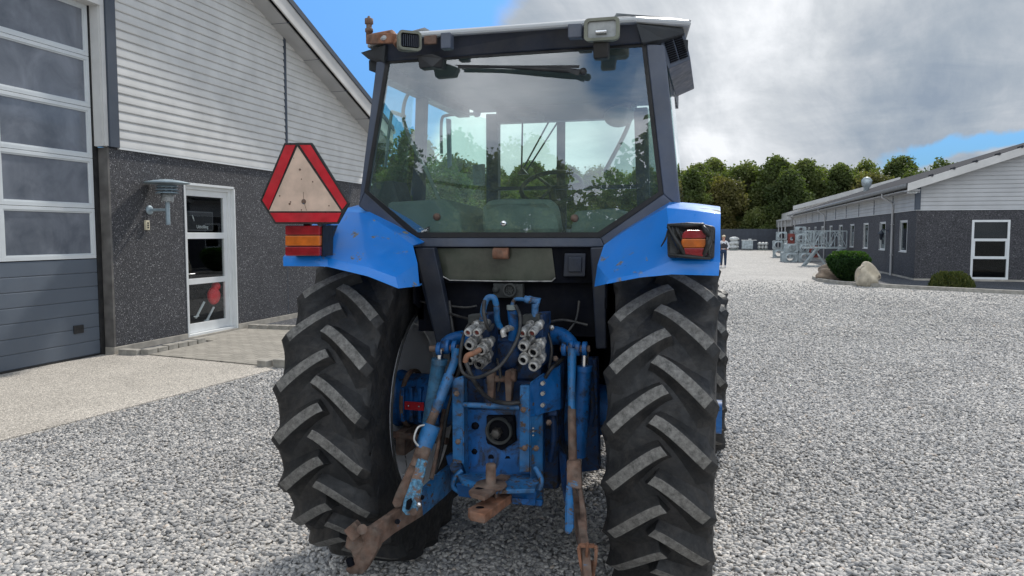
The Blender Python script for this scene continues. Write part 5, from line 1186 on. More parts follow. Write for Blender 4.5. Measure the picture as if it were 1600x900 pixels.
# drawbar frame
mb = MB(); mb.prism(mk([(716, 742, 3.30), (735, 738, 3.45), (835, 742, 3.45), (842, 752, 3.30), (836, 764, 3.22), (770, 766, 3.20), (722, 752, 3.26)]), (0, 0, -.02)); dbp = mb.build('drawbar_plate', 'blue_worn', tr, bevel=.004)
mb = MB(); mb.prism(mk([(712, 756, 3.28), (838, 766, 3.28), (836, 790, 3.30), (800, 786, 3.34), (716, 776, 3.34)]), (0, .03, 0)); mb.prism(mk([(800, 778, 3.26), (848, 782, 3.34), (846, 792, 3.34), (800, 788, 3.26)]), (0, .02, 0)); mb.build('frame_underside', 'blue_machine', tr, bevel=.005)
mb = MB(); pass
def plate_hole(x0, x1, yf, Yf, Yb, th, hole_u, nm, mat_):
    """flat tongue with rounded tip and hole, tip towards the camera"""
    a, b = P(x0, yf, Yf), P(x1, yf, Yf); w = b.x - a.x; z = a.z; n = 14; outer = []; inner = []; cxp = (a.x + b.x) / 2; cyp = Yf + w * .5
    ang = [2 * math.pi * k / (2 * n) for k in range(2 * n)]; ob = []
    for t in ang:
        cx_, sy_ = math.cos(t), math.sin(t)
        if sy_ > 0: m_ = 1 / max(abs(cx_), 1e-3); m_ = min(m_, (Yb - cyp) / (w / 2) / max(sy_, 1e-3)); ob.append((cxp + cx_ * w / 2 * m_, cyp + sy_ * w / 2 * m_))
        else: ob.append((cxp + cx_ * w / 2, cyp + sy_ * w / 2 * .8))
    ib = [(cxp + .018 * math.cos(t), cyp + .018 * math.sin(t)) for t in ang]; m = len(ang); mb = MB()
    vs = [(x, y, z) for x, y in ob] + [(x, y, z) for x, y in ib] + [(x, y, z - th) for x, y in ob] + [(x, y, z - th) for x, y in ib]; fs = []
    for i in range(m):
        j = (i + 1) % m; fs += [(i, j, m + j, m + i), (2 * m + i, 3 * m + i, 3 * m + j, 2 * m + j), (i, 2 * m + i, 2 * m + j, j), (m + i, m + j, 3 * m + j, 3 * m + i)]
    mb.add(vs, fs); return mb.build(nm, mat_, tr)
zc = at(757, 775, Y=3.06).z; zt_ = at(757, 804, Y=3.00).z
def flatbar(pts, z, th, nm, mat_, hole):
    mb = MB(); mb.prism([at(x, y, Z=z) for x, y in pts], (0, 0, -th)); o = mb.build(nm, mat_, tr, bevel=.005)
    h = at(hole[0], hole[1], Z=z + .001); mb = MB(); mb.lathe(h, (0, 0, 1), [(-.002, 0), (-.002, .019), (.0, .019), (.0, 0)], 20); mb.lathe(h, (0, 0, 1), [(0, .019), (.002, .021), (0, .023)], 20, 1); mb.build('pin_hole_dark_disc', ['under_black', mat_], o); return o  # flat black disc stands for the dark of a hole
flatbar([(732, 766), (736, 771), (757, 776), (767, 769), (779, 760), (778, 754), (768, 752), (750, 751)], zc, .022, 'hitch_clevis', 'rust', (749, 763))
flatbar([(731, 794), (734, 799), (757, 804), (768, 796), (800, 772), (790, 764), (772, 772), (752, 782)], zt_, .042, 'drawbar_tongue', 'rust_bright', (750, 793))
mb = MB(); mb.beam(at(770, 757, Z=zc - .01), at(790, 745, Z=zc - .01), .05, .02); mb.prism([at(x, y, Z=zc - .03) for x, y in ((768, 764), (782, 756), (786, 760), (774, 770))], (0, 0, -.06)); mb.build('clevis_strap', 'rust', tr)
mb = MB(); mb.lathe(P(767, 755, 3.22), (0, 0, 1), [(-.03, 0), (-.03, .04), (-.012, .075), (-.002, .07), (.002, .024), (.085, .023), (.09, .020), (.09, 0)], 24); mb.build('hitch_pin', 'rust', tr)
# rocker links above the plate
for i, x in enumerate((766, 794)):
    mb = MB(); mb.prism(mk([(x - 5, 580, 3.40), (x + 5, 577, 3.40), (x + 6, 590, 3.40), (x + 4, 628, 3.42), (x - 4, 628, 3.42), (x - 6, 590, 3.40)]), (0, .05, 0)); mb.build('rocker_link', 'rust', tr, bevel=.005)
mb = MB(); mb.cyl(P(770, 592, 3.43), P(806, 592, 3.43), .016, 12); mb.lathe(P(800, 586, 3.41), (1, 0, 0), [(0, 0), (0, .03), (.02, .03), (.02, 0)], 14); mb.build('pivot_pin', 'rust', tr)
mb = MB(); c = P(793, 555, 3.52); mb.lathe(c, (0, -1, 0), [(0, .07), (.03, .07), (.04, .045), (.04, 0)], 20); mb.box((c.x - .17, c.y, c.z - .12), (c.x + .17, c.y + .15, c.z + .08)); mb.box((c.x - .12, c.y - .02, c.z - .30), (c.x + .17, c.y + .1, c.z - .12)); mb.build('lift_housing', 'blue_grimy_shaded', tr, bevel=.012)
# lift arms
def arm(pts, ws, nm, mat_, flat=None): mb = MB(); mb.tube(mk(pts), ws, 12, curve=True); return mb.build(nm, mat_, tr)
arm([(750, 536, 3.56), (722, 528, 3.52), (700, 534, 3.46), (694, 548, 3.42)], [.04, .036, .032, .03], 'lift_arm', 'blue_machine')
arm([(842, 528, 3.58), (870, 524, 3.54), (890, 534, 3.48), (897, 548, 3.44)], [.05, .045, .034, .03], 'lift_arm', 'blue_machine')
for (x, y, Y) in ((687, 545, 3.42), (700, 541, 3.42), (711, 543, 3.42), (882, 545, 3.44), (893, 543, 3.44), (903, 545, 3.44), (914, 545, 3.44)):
    c = P(x, y, Y); mb = MB(); mb.lathe((c.x - .011, c.y, c.z), (1, 0, 0), [(0, 0), (0, .034), (.022, .034), (.022, 0)], 16); mb.build('clevis_ear', 'blue_machine', tr, bevel=.003)
mb = MB(); mb.cyl(P(672, 545, 3.42), P(716, 543, 3.42), .016, 10); mb.cyl(P(876, 545, 3.44), P(922, 545, 3.44), .016, 10); mb.build('clevis_pin', 'rust', tr)
# assist cylinders
mb = MB(); mb.tube(mk([(686, 565, 3.42), (664, 700, 3.50)]), [.036, .034], 18); mb.tube(mk([(687, 561, 3.42), (686, 569, 3.42)]), .040, 18); cy = mb.build('lift_cylinder', 'blue_dusty', tr)
mb = MB(); mb.tube(mk([(688, 545, 3.42), (686.5, 562, 3.42)]), .018, 14); mb.build('piston_rod', 'chrome', cy)
mb = MB(); mb.tube(mk([(913, 575, 3.44), (905, 712, 3.50)]), [.034, .034], 18); mb.tube(mk([(913, 572, 3.44), (913, 580, 3.44)]), .038, 18); cy = mb.build('lift_cylinder', 'blue_machine', tr)
mb = MB(); mb.tube(mk([(914, 548, 3.44), (913, 573, 3.44)]), .017, 14); mb.build('piston_rod', 'chrome', cy)
# left lift rod
mb = MB(); mb.tube(mk([(713, 545, 3.40), (710, 565, 3.38), (700, 590, 3.34)]), [.024, .020, .019], 12, curve=True); mb.tube(mk([(702, 586, 3.35), (680, 643, 3.28)]), [.026, .024], 14); lr = mb.build('lift_rod', 'blue_worn', tr)
mb = MB(); mb.tube(mk([(681, 640, 3.28), (670, 668, 3.25)]), .020, 12); [mb.lathe(P(681 - k * 1.6, 640 + k * 4, 3.28 - k * .004), (P(670, 668, 3.25) - P(681, 640, 3.28)), [(0, .020), (.004, .023), (.008, .020)], 12) for k in range(6)]; mb.build('thread', 'rust', lr)
mb = MB(); mb.tube(mk([(675, 664, 3.25), (661, 701, 3.21)]), [.042, .040], 16); mb.build('adjuster_sleeve', 'blue_worn', lr)
mb = MB(); mb.tube(mk([(664, 664, 3.22), (653, 668, 3.20), (647, 686, 3.18), (654, 697, 3.18)]), .006, 8, curve=True); mb.build('adjuster_handle', 'steel', lr)
mb = MB(); mb.tube(mk([(663, 698, 3.21), (652, 730, 3.17)]), [.036, .036], 14)
mb.prism(mk([(641, 722, 3.17), (652, 726, 3.17), (636, 772, 3.12), (626, 792, 3.10), (616, 794, 3.10), (612, 786, 3.10), (618, 770, 3.11)]), (0, .022, 0)); lk = mb.build('lift_fork', 'rust', lr, bevel=.006)
mb = MB(); mb.prism(mk([(652, 716, 3.14), (667, 722, 3.14), (662, 745, 3.12), (657, 772, 3.09), (652, 798, 3.06), (645, 806, 3.05), (634, 806, 3.05), (627, 798, 3.05), (630, 782, 3.06), (640, 756, 3.10)]), (0, .022, 0)); mb.build('lift_fork', 'fork_worn', lr, bevel=.007)
mb = MB(); mb.prism(mk([(635, 783, 3.045), (641, 779, 3.045), (643, 785, 3.045), (639, 797, 3.045), (634, 796, 3.045)]), (0, .012, 0)); mb.cyl(P(646, 800, 3.06), P(646, 800, 3.03), .016, 12, 1); mb.build('slot', ['under_black', 'rust'], lr)
# lower links
def link(center, width, nm, mat_, th=.022, nblue=0):
    c = [P(*p) for p in center]; mb = MB()
    for i in range(len(c) - 1): pass
    vs = []; n = len(c)
    for i, p in enumerate(c):
        d = (c[min(i + 1, n - 1)] - c[max(i - 1, 0)]).normalized(); up = Vector((0, 0, 1)); r_ = d.cross(up).normalized(); u = r_.cross(d).normalized(); w_ = width[i]
        vs += [p - r_ * th / 2 - u * w_ / 2, p + r_ * th / 2 - u * w_ / 2, p + r_ * th / 2 + u * w_ / 2, p - r_ * th / 2 + u * w_ / 2]
    fs = [(0, 1, 2, 3), tuple(range(4 * n - 4, 4 * n))[::-1]]
    for i in range(n - 1):
        for k in range(4): fs.append((4 * i + k, 4 * i + (k + 1) % 4, 4 * i + 4 + (k + 1) % 4, 4 * i + 4 + k))
    mb.add(vs, fs[:2]); mb.add(vs, fs[2:2 + 4 * nblue], 1); mb.add(vs, fs[2 + 4 * nblue:])
    import bmesh
    o = mb.build(nm, [mat_, 'blue_worn'], tr); b = bmesh.new(); b.from_mesh(o.data); bmesh.ops.remove_doubles(b, verts=b.verts, dist=.0004); b.to_mesh(o.data); b.free()
    md = o.modifiers.new('Bevel', 'BEVEL'); md.width = .006; md.segments = 2; md.limit_method = 'ANGLE'; md.angle_limit = R(35); return o
L1 = link([(722, 728, 3.80), (690, 757, 3.50), (655, 788, 3.28), (610, 818, 3.10), (583, 838, 3.00), (566, 848, 2.96)], [.12, .13, .115, .095, .10, .14], 'lower_link', 'rust', .034, 2)
mb = MB(); mb.prism(mk([(704, 735, 3.575), (708, 745, 3.55), (668, 782, 3.29), (652, 795, 3.24), (655, 782, 3.24), (668, 765, 3.31)]), (0, -.006, 0)); mb.build('paint_patch', 'blue_worn', L1) if False else None
mb = MB(); c = P(560, 842, 2.94)
mb.prism(mk([(541, 838, 2.93), (556, 829, 2.95), (584, 826, 2.97), (592, 838, 2.98), (590, 858, 2.97), (580, 876, 2.96), (572, 890, 2.95), (566, 898, 2.95), (545, 898, 2.94), (538, 890, 2.93), (548, 884, 2.93), (551, 872, 2.93), (547, 862, 2.93), (538, 856, 2.93)]), (0, .05, 0)); hk = mb.build('hook_end', 'rust', L1, bevel=.008)
mb = MB(); mb.tube(mk([(545, 872, 2.92), (549, 884, 2.92)]), .016, 12); mb.build('hook_cavity', 'under_black', hk)
mb = MB(); mb.beam(P(546, 836, 2.925), P(563, 822, 2.935), .062, .048, up=(0, 1, 0)); mb.cyl(P(566, 827, 2.90), P(566, 827, 2.95), .022, 14); mb.build('hook_latch', 'rust', hk, bevel=.005)
for x, y, Y in ((621, 815, 3.10), (659, 777, 3.22)): MB().cyl(P(x, y, Y - .045), P(x, y, Y + .012), .012, 12).build('link_hole', 'under_black', L1)
mb = MB(); mb.sphere(P(655, 788, 3.02), .013, 8); mb.build('ball_lock', 'chrome', L1)
L2 = link([(872, 712, 3.85), (884, 745, 3.60), (898, 790, 3.35), (908, 830, 3.12), (914, 870, 2.98), (917, 920, 2.90)], [.09, .10, .10, .10, .12, .13], 'lower_link', 'rust', .034)
mb = MB(); q = mk([(904, 856, 2.93), (906, 852, 2.93), (929, 853, 2.93), (932, 857, 2.93), (930, 882, 2.93), (926, 900, 2.93), (915, 900, 2.93), (908, 882, 2.93)])
n_ = len(q)
for i in range(n_): mb.beam(q[i], q[(i + 1) % n_], .012, .016, up=(0, 1, 0))
mb.prism(mk([(915, 880, 2.94), (928, 880, 2.94), (928, 920, 2.92), (914, 920, 2.92)]), (0, .03, 0)); mb.tube(mk([(918, 848, 2.92), (916, 875, 2.93)]), .006, 8); mb.build('hook_end', 'steel_rust', L2) if 'steel_rust' in MATS else mb.build('hook_end', 'rust_bright', L2)
# right lift rod and fork
mb = MB(); mb.tube(mk([(894, 545, 3.42), (893, 600, 3.38), (893.5, 645, 3.34)]), [.022, .018, .018], 12); mb.tube(mk([(893.5, 640, 3.345), (895, 722, 3.25)]), .0195, 12, 1); rr_ = mb.build('lift_rod', ['blue_worn', 'rust'], tr)
mb = MB(); mb.prism(mk([(885, 720, 3.22), (907, 720, 3.22), (909, 762, 3.18), (906, 766, 3.18), (889, 762, 3.18), (885, 762, 3.18)]), (0, .03, 0)); mb.build('fork_head', 'rust', rr_, bevel=.008)
mb = MB(); mb.prism(mk([(884, 758, 3.18), (893, 760, 3.18), (896, 800, 3.10), (896, 828, 3.06), (890, 836, 3.05), (882, 834, 3.05), (882, 800, 3.10)]), (0, .025, 0)); mb.build('lift_fork', 'blue_worn', rr_, bevel=.007)
mb = MB(); mb.prism(mk([(902, 760, 3.20), (908, 760, 3.20), (915, 800, 3.14), (917, 830, 3.10), (911, 838, 3.09), (905, 828, 3.09), (906, 800, 3.14)]), (0, .025, 0)); mb.build('lift_fork', 'rust', rr_, bevel=.007)
mb = MB(); mb.prism(mk([(872, 700, 3.60), (884, 715, 3.50), (888, 780, 3.35), (884, 800, 3.30), (877, 760, 3.40)]), (0, .04, 0)); mb.tube(mk([(920, 560, 3.50), (926, 640, 3.55), (922, 665, 3.56)]), [.018, .016, .02], 10); mb.prism(mk([(917, 560, 3.70), (932, 560, 3.70), (936, 735, 3.75), (908, 738, 3.75)]), (0, .08, 0)); mb.build('check_stay', 'blue_grimy_shaded', tr, bevel=.006)
mb = MB(); mb.prism(mk([(852, 560, 3.66), (882, 560, 3.66), (878, 705, 3.70), (866, 705, 3.70), (852, 650, 3.68)]), (0, .2, 0)); mb.build('axle_bracket', 'blue_grimy_shaded', tr, bevel=.01)
mb = MB(); mb.tube(mk([(862, 600, 3.50), (866, 680, 3.52), (860, 720, 3.55)]), .016, 8); mb.prism(mk([(853, 600, 3.46), (872, 610, 3.46), (870, 650, 3.46), (856, 650, 3.46)]), (0, .08, 0)); mb.build('pump_housing', 'blue_grimy_shaded', tr, bevel=.01)
# remote valves with couplers
def valve(gx, ports, nm_label):
    vb = MB(); vb.prism(mk([(gx - 3, 494, 3.28), (gx + 27, 492, 3.28), (gx + 27, 512, 3.28), (gx - 3, 512, 3.28)]), (0, .18, 0)); vb.prism(mk([(gx + 6, 510, 3.28), (gx + 28, 508, 3.28), (gx + 27, 572, 3.32), (gx + 8, 572, 3.32)]), (0, .16, 0))
    v = vb.build('remote_valve', 'blue_grimy_shaded', tr, bevel=.006, label=nm_label)
    m2 = MB(); m2.prism(mk([(gx - 5, 492, 3.265), (gx + 22, 490, 3.265), (gx + 22, 505, 3.27), (gx - 5, 508, 3.27)]), (0, .05, 0)); m2.build('valve_cap', 'interior_dark', v, bevel=.005)
    m3 = MB(); m3.prism(mk([(gx + 14, 530, 3.26), (gx + 26, 528, 3.26), (gx + 25, 570, 3.29), (gx + 14, 576, 3.29)]), (0, .08, 0)); m3.build('valve_body', 'coupler_steel', v, bevel=.008)
    for k, (x, y, big) in enumerate(ports):
        c = P(x, y, 3.20 if big else 3.16); ax_ = Vector((-.12, -1, -.28)).normalized(); r_ = .0165 if not big else .0205
        m_ = MB(); b_ = c - ax_ * .13
        m_.lathe(b_, ax_, [(0, 0), (0, r_ * .95), (.03, r_ * 1.1), (.032, r_ * 1.25), (.045, r_ * 1.25), (.047, r_ * .9), (.08, r_ * .92), (.083, r_ * 1.12), (.13, r_ * 1.12), (.134, r_ * 1.02), (.134, r_ * .68), (.115, r_ * .66), (.115, 0)], 6 * 4)
        if big:      # flanged tip with a pointed dust-cap lug
            e = c - ax_ * .022; u = ax_.cross(Vector((1, 0, 0))).normalized()
            m_.prism([e + u * .036 + Vector((-.0, 0, 0)), e + u * .012 + Vector((.026, 0, 0)), e - u * .012 + Vector((.026, 0, 0)), e - u * .034, e - u * .012 - Vector((.026, 0, 0)), e + u * .012 - Vector((.026, 0, 0))], -ax_ * .014)
        m_.build('coupler', 'coupler_steel', v, bevel=.0015)
        m_ = MB(); m_.lathe(c - ax_ * .012, ax_, [(0, 0), (0.004, r_ * .64), (.006, r_ * .64)], 14)
        if big: m_.lathe(c - ax_ * .004, ax_, [(0, r_ * .28), (.004, r_ * .42), (.004, r_ * .2), (0, 0)], 12)
        m_.build('plug_or_dark_hollow', 'red_oxide' if not big else 'under_black', v)  # big ports: black disc stands for the shaded hollow, no plug
valve(736, [(731, 520, False), (745, 520, False), (733, 540, True), (751, 548, True), (733, 563, True), (748, 570, True)], 'left stack of silver hydraulic couplers with a blue block')
valve(821, [(816, 521, False), (831, 521, False), (817, 542, True), (833, 551, True), (817, 563, True), (833, 573, True)], 'right stack of silver hydraulic couplers with a blue block')
mb = MB(); mb.tube(mk([(754, 500, 3.24), (756, 480, 3.22), (762, 466, 3.22), (772, 466, 3.22), (776, 482, 3.24), (777, 500, 3.26), (782, 512, 3.28)]), .014, 12, curve=True); mb.build('steel_pipe', 'blue_worn', tr)
mb = MB(); mb.tube(mk([(800, 478, 3.30), (805, 468, 3.30), (822, 468, 3.28)]), .009, 10, curve=True); mb.tube(mk([(820, 467, 3.27), (842, 470, 3.27), (836, 480, 3.27)]), .016, 10); mb.tube(mk([(836, 474, 3.27), (836, 494, 3.28)]), .016, 10); mb.lathe(P(822, 468, 3.26), (1, 0, 0), [(0, .017), (.014, .019), (.028, .017)], 6); mb.build('pipe_elbow', 'blue_worn', tr)
mb = MB(); mb.tube(mk([(800, 484, 3.26), (803, 512, 3.28), (800, 530, 3.30)]), [.022, .022, .018], 14); mb.tube(mk([(799, 477, 3.25), (799, 484, 3.25)]), [.021, .021], 14, 1); mb.build('filler_pipe', ['blue_machine', 'interior_grey'], tr)
mb = MB(); mb.tube(mk([(802, 512, 3.27), (792, 514, 3.24), (786, 518, 3.22), (788, 526, 3.22)]), .013, 12, curve=True); [mb.lathe(P(794 - k * 2.2, 513 + k * .6, 3.245), (1, 0, 0), [(0, .014), (.003, .017), (.006, .014)], 12) for k in range(3)]; mb.build('hose_fitting', 'coupler_steel', tr)
mb = MB(); mb.tube(mk([(750, 546, 3.17), (740, 552, 3.14), (730, 556, 3.12), (727, 566, 3.12)]), .012, 12, curve=True); [mb.lathe(P(739 - k * 2.5, 552 + k * 1, 3.14), (1, 0, -.3), [(0, .013), (.003, .016), (.006, .013)], 12) for k in range(4)]; mb.build('rusty_fitting', 'rust_bright', tr)
mb = MB(); mb.tube(mk([(757, 470, 3.20), (756, 490, 3.16), (764, 515, 3.18), (770, 508, 3.26)]), .0085, 10, curve=True)
mb.tube(mk([(806, 478, 3.22), (813, 498, 3.16), (808, 530, 3.12), (785, 568, 3.08), (760, 585, 3.07), (738, 590, 3.08), (722, 580, 3.10), (719, 555, 3.14), (726, 520, 3.22), (738, 500, 3.3)]), .0078, 10, curve=True); mb.build('hydraulic_hose', 'hose', tr)
mb = MB(); mb.tube(mk([(728, 566, 3.12), (738, 590, 3.12), (752, 612, 3.18), (770, 626, 3.26), (792, 630, 3.32), (812, 629, 3.36)]), .010, 10, curve=True); mb.tube(mk([(852, 590, 3.40), (862, 575, 3.4), (880, 560, 3.5)]), .010, 8, curve=True); mb.build('hydraulic_hose', 'hose', tr)
mb = MB(); mb.tube(mk([(650, 470, 3.62), (720, 480, 3.6), (745, 478, 3.6)]), .006, 8, curve=True); mb.tube(mk([(720, 570, 3.45), (700, 640, 3.45), (690, 700, 3.5), (680, 740, 3.5)]), .009, 8, curve=True); mb.build('cable', 'hose', tr)

# smaller plumbing and brackets in the shaded bay
for pts, r_ in (([(690, 486, 3.60), (716, 494, 3.56), (738, 500, 3.46)], .007), ([(702, 470, 3.60), (706, 505, 3.58), (712, 540, 3.50)], .009), ([(852, 505, 3.50), (880, 500, 3.56), (918, 508, 3.58)], .007), ([(776, 560, 3.44), (782, 585, 3.42), (778, 610, 3.44)], .008), ([(856, 520, 3.40), (862, 545, 3.38), (858, 575, 3.40)], .007), ([(905, 470, 3.6), (900, 500, 3.58), (886, 520, 3.55)], .006)):
    mb = MB(); mb.tube(mk(pts), r_, 8, curve=True); mb.build('hydraulic_pipe', 'hose', tr)
for x, y, Y, m_ in ((735, 556, 3.42, 'steel'), (862, 512, 3.42, 'steel'), (868, 560, 3.44, 'rust'), (858, 660, 3.42, 'rust'), (716, 690, 3.33, 'rust'), (838, 700, 3.34, 'rust'), (818, 640, 3.33, 'rust'), (820, 700, 3.33, 'rust'), (714, 615, 3.33, 'rust')):
    c = P(x, y, Y); mb = MB(); mb.lathe(c, (0, -1, 0), [(0, .014), (.008, .014), (.008, .009), (.018, .009), (.018, 0)], 6); mb.build('hex_bolt', m_, tr)
mb = MB(); mb.prism(mk([(696, 712, 3.62), (722, 706, 3.62), (724, 744, 3.60), (704, 752, 3.58)]), (0, .06, 0)); mb.cyl(P(712, 730, 3.60), P(712, 730, 3.56), .03, 14); mb.build('link_pivot', 'blue_machine', tr, bevel=.006)
mb = MB(); mb.tube(mk([(694, 640, 3.60), (684, 700, 3.48), (674, 748, 3.36)]), [.012, .010, .012], 8, curve=True); mb.build('stabiliser_rod', 'rust', tr)
# ---- inside the cab
mb = MB(); q = mk([(752, 366, 4.0), (752, 325, 4.0), (760, 313, 4.02), (790, 310, 4.02), (855, 311, 4.02), (868, 320, 4.0), (876, 366, 4.0)]); mb.prism(q, (0, .12, 0)); st_ = mb.build('seat', 'interior_grey', tr, bevel=.03)
mb = MB(); mb.box((CX - .25, 4.0, 1.50), (CX + .25, 4.5, 1.62)); mb.build('seat_cushion', 'interior_dark', st_, bevel=.03)
mb = MB(); c = P(862, 293, 4.62); mb_c = c
ang = R(35)
ring = [(c.x + .19 * math.cos(a), c.y + .19 * math.sin(a) * math.cos(ang), c.z - .0 + .19 * math.sin(a) * math.sin(ang)) for a in np.linspace(0, 2 * math.pi, 25)]
mb.tube(ring, .014, 8, caps=False); sw_ = mb.build('steering_wheel', 'interior_dark', tr); mb = MB(); mb.tube([c, (c.x, c.y + .22, c.z - .35)], .025, 8); [mb.tube([c, (c.x + .19 * math.cos(a), c.y + .19 * math.sin(a) * math.cos(ang), c.z + .19 * math.sin(a) * math.sin(ang))], .009, 6) for a in (0.2, 2.3, 4.4)]; mb.build('steering_column', 'interior_dark', sw_)
mb = MB(); q = mk([(606, 366, 3.75), (604, 316, 3.8), (694, 310, 3.8), (718, 330, 3.8), (722, 366, 3.75)]); mb.prism(q, (0, .6, -.02)); mb.build('side_console', 'console', tr, bevel=.02) if 'console' in MATS else None
paint('console', (.15, .175, .16), .7, .08, 6, dust=.15)
mb.build('side_console', 'console', tr, bevel=.02)
mb = MB(); q = mk([(578, 300, 3.9), (584, 284, 3.9), (614, 282, 3.9), (640, 366, 3.8), (590, 320, 3.8)]); mb.prism(q, (0, .2, 0)); mb.build('speaker_box', 'interior_dark', tr, bevel=.01)
mb = MB(); q = mk([(890, 366, 3.8), (896, 330, 3.85), (960, 325, 3.85), (985, 340, 3.8), (990, 366, 3.8)]); mb.prism(q, (0, .6, 0)); mb.build('side_console', 'console', tr, bevel=.02)
def rail(pts, r_, nm, mat_='interior_grey'): mb = MB(); mb.tube(mk(pts), r_, 8, curve=True); return mb.build(nm, mat_, tr)
rail([(655, 132, 4.1), (636, 150, 4.1), (630, 180, 4.1), (640, 215, 4.05), (668, 270, 3.95), (690, 325, 3.85), (692, 345, 3.8)], .011, 'grab_rail')
rail([(612, 175, 4.3), (622, 178, 4.25), (632, 182, 4.2)], .012, 'grab_rail'); rail([(612, 176, 4.3), (606, 220, 4.4), (602, 260, 4.5)], .010, 'grab_rail')
rail([(663, 135, 4.5), (655, 200, 4.6), (643, 305, 4.7)], .010, 'door_seal', 'interior_dark')
rail([(990, 165, 4.7), (978, 205, 4.8), (945, 268, 4.9)], .014, 'grab_rail')
rail([(690, 240, 5.4), (690, 190, 5.4), (700, 180, 5.4), (740, 178, 5.4)], .012, 'mirror_arm', 'black_plastic')
mb = MB(); mb.sphere(P(745, 177, 5.4), .03, 8); mb.prism(mk([(697, 185, 5.5), (703, 186, 5.5), (704, 258, 5.5), (699, 262, 5.5)]), (0, .03, 0)); mb.build('mirror', 'cab_grey', tr)
rail([(815, 265, 5.0), (816.5, 185, 5.02)], .006, 'front_wiper', 'black_plastic'); rail([(815, 268, 5.1), (862, 182, 5.1)], .006, 'front_wiper', 'black_plastic'); rail([(822, 268, 5.2), (877, 182, 5.2)], .006, 'front_wiper', 'black_plastic')
mb = MB(); mb.prism(mk([(808, 272, 5.0), (815, 262, 5.0), (824, 272, 5.0)]), (0, .05, 0)); mb.build('wiper_motor', 'black_plastic', tr)
mb = MB(); mb.prism(mk([(798, 176, 4.5), (842, 174, 4.5), (838, 184, 4.5), (806, 184, 4.5)]), (0, .2, 0)); mb.build('roof_console', 'interior_dark', tr, bevel=.008)
mb = MB(); mb.sphere(P(967, 182, 4.6), .09, 10, 0, (1, .35, .72)); mb.build('ceiling_lamp', 'interior_grey', tr)
mb = MB(); mb.prism(mk([(738, 258, 5.5), (755, 256, 5.5), (756, 288, 5.5), (740, 289, 5.5)]), (0, .05, 0)); mb.build('side_mirror', 'black_plastic', tr)
# small foot step right of the rear tyre
mb = MB(); mb.box((.02, 6.9, .50), (.12, 7.1, .56)); mb.box((-.35, 6.3, .62), (-.02, 6.7, .70)); mb.build('steering_joint', 'under_black', tr)
# ============================================================ SKY, SUN, CAMERA
SUN_EL, SUN_AZ = R(44), R(13)      # azimuth from +Y towards +X
w = bpy.data.worlds.new('World'); S.world = w; w.use_nodes = True; nt = w.node_tree; nt.nodes.clear()
out = nt.nodes.new('ShaderNodeOutputWorld')
sky = nt.nodes.new('ShaderNodeTexSky'); sky.sky_type = 'NISHITA'; sky.sun_disc = False; sky.sun_elevation = SUN_EL; sky.sun_rotation = SUN_AZ
sky.air_density = 1.2; sky.dust_density = .4; sky.ozone_density = 2.0
tc = nt.nodes.new('ShaderNodeTexCoord'); sep = nt.nodes.new('ShaderNodeSeparateXYZ'); L(nt, tc.outputs['Generated'], sep.inputs[0])
X_, Y_, Z_ = sep.outputs
M = lambda op, a, b=None, cl=False: math_(nt, op, a, b, cl)
# cloud layer mapped on a flat ceiling, stretched towards the horizon
zc = M('ADD', M('MAXIMUM', Z_, 0.0), .16)
comb = nt.nodes.new('ShaderNodeCombineXYZ'); L(nt, M('DIVIDE', X_, zc), comb.inputs[0]); L(nt, M('DIVIDE', Y_, zc), comb.inputs[1])
cn = noise(nt, comb.outputs[0], .9, 9, .58, .25)
cn2 = noise(nt, comb.outputs[0], 2.1, 8, .6, .5)
def blobm(az_u, v, rad, soft, amp, fwd=1):
    """bias around the direction whose tan(azimuth)=az_u, height v"""
    d = Vector((az_u, fwd, v)).normalized(); dp = nt.nodes.new('ShaderNodeVectorMath'); dp.operation = 'DOT_PRODUCT'
    nn = nt.nodes.new('ShaderNodeVectorMath'); nn.operation = 'NORMALIZE'; L(nt, tc.outputs['Generated'], nn.inputs[0]); L(nt, nn.outputs[0], dp.inputs[0]); dp.inputs[1].default_value = d
    mr = nt.nodes.new('ShaderNodeMapRange'); mr.interpolation_type = 'SMOOTHSTEP'; L(nt, dp.outputs['Value'], mr.inputs[0])
    mr.inputs[1].default_value = math.cos(rad + soft); mr.inputs[2].default_value = math.cos(max(.001, rad - soft * .2)); mr.inputs[3].default_value = 0; mr.inputs[4].default_value = amp
    return mr.outputs[0]
acc = M('ADD', cn, .10)
for (u, v, rad, soft, amp) in ((-.55, .36, .14, .20, -.38), (-.36, .42, .10, .14, -.34), (-.80, .45, .2, .2, -.3), (-.40, .20, .03, .06, -.22), (-.30, .15, .04, .06, .2), (-.50, .17, .03, .06, .25), (.1, .4, .35, .3, .30), (-.12, .22, .14, .12, .2)):
    acc = M('ADD', acc, blobm(u, v, rad, soft, amp))
for (u, v, rad, soft, amp) in ((-.10, .21, .05, .05, -.42), (-.3, .2, .25, .25, .32)):
    acc = M('ADD', acc, blobm(u, v, rad, soft, amp, -1))
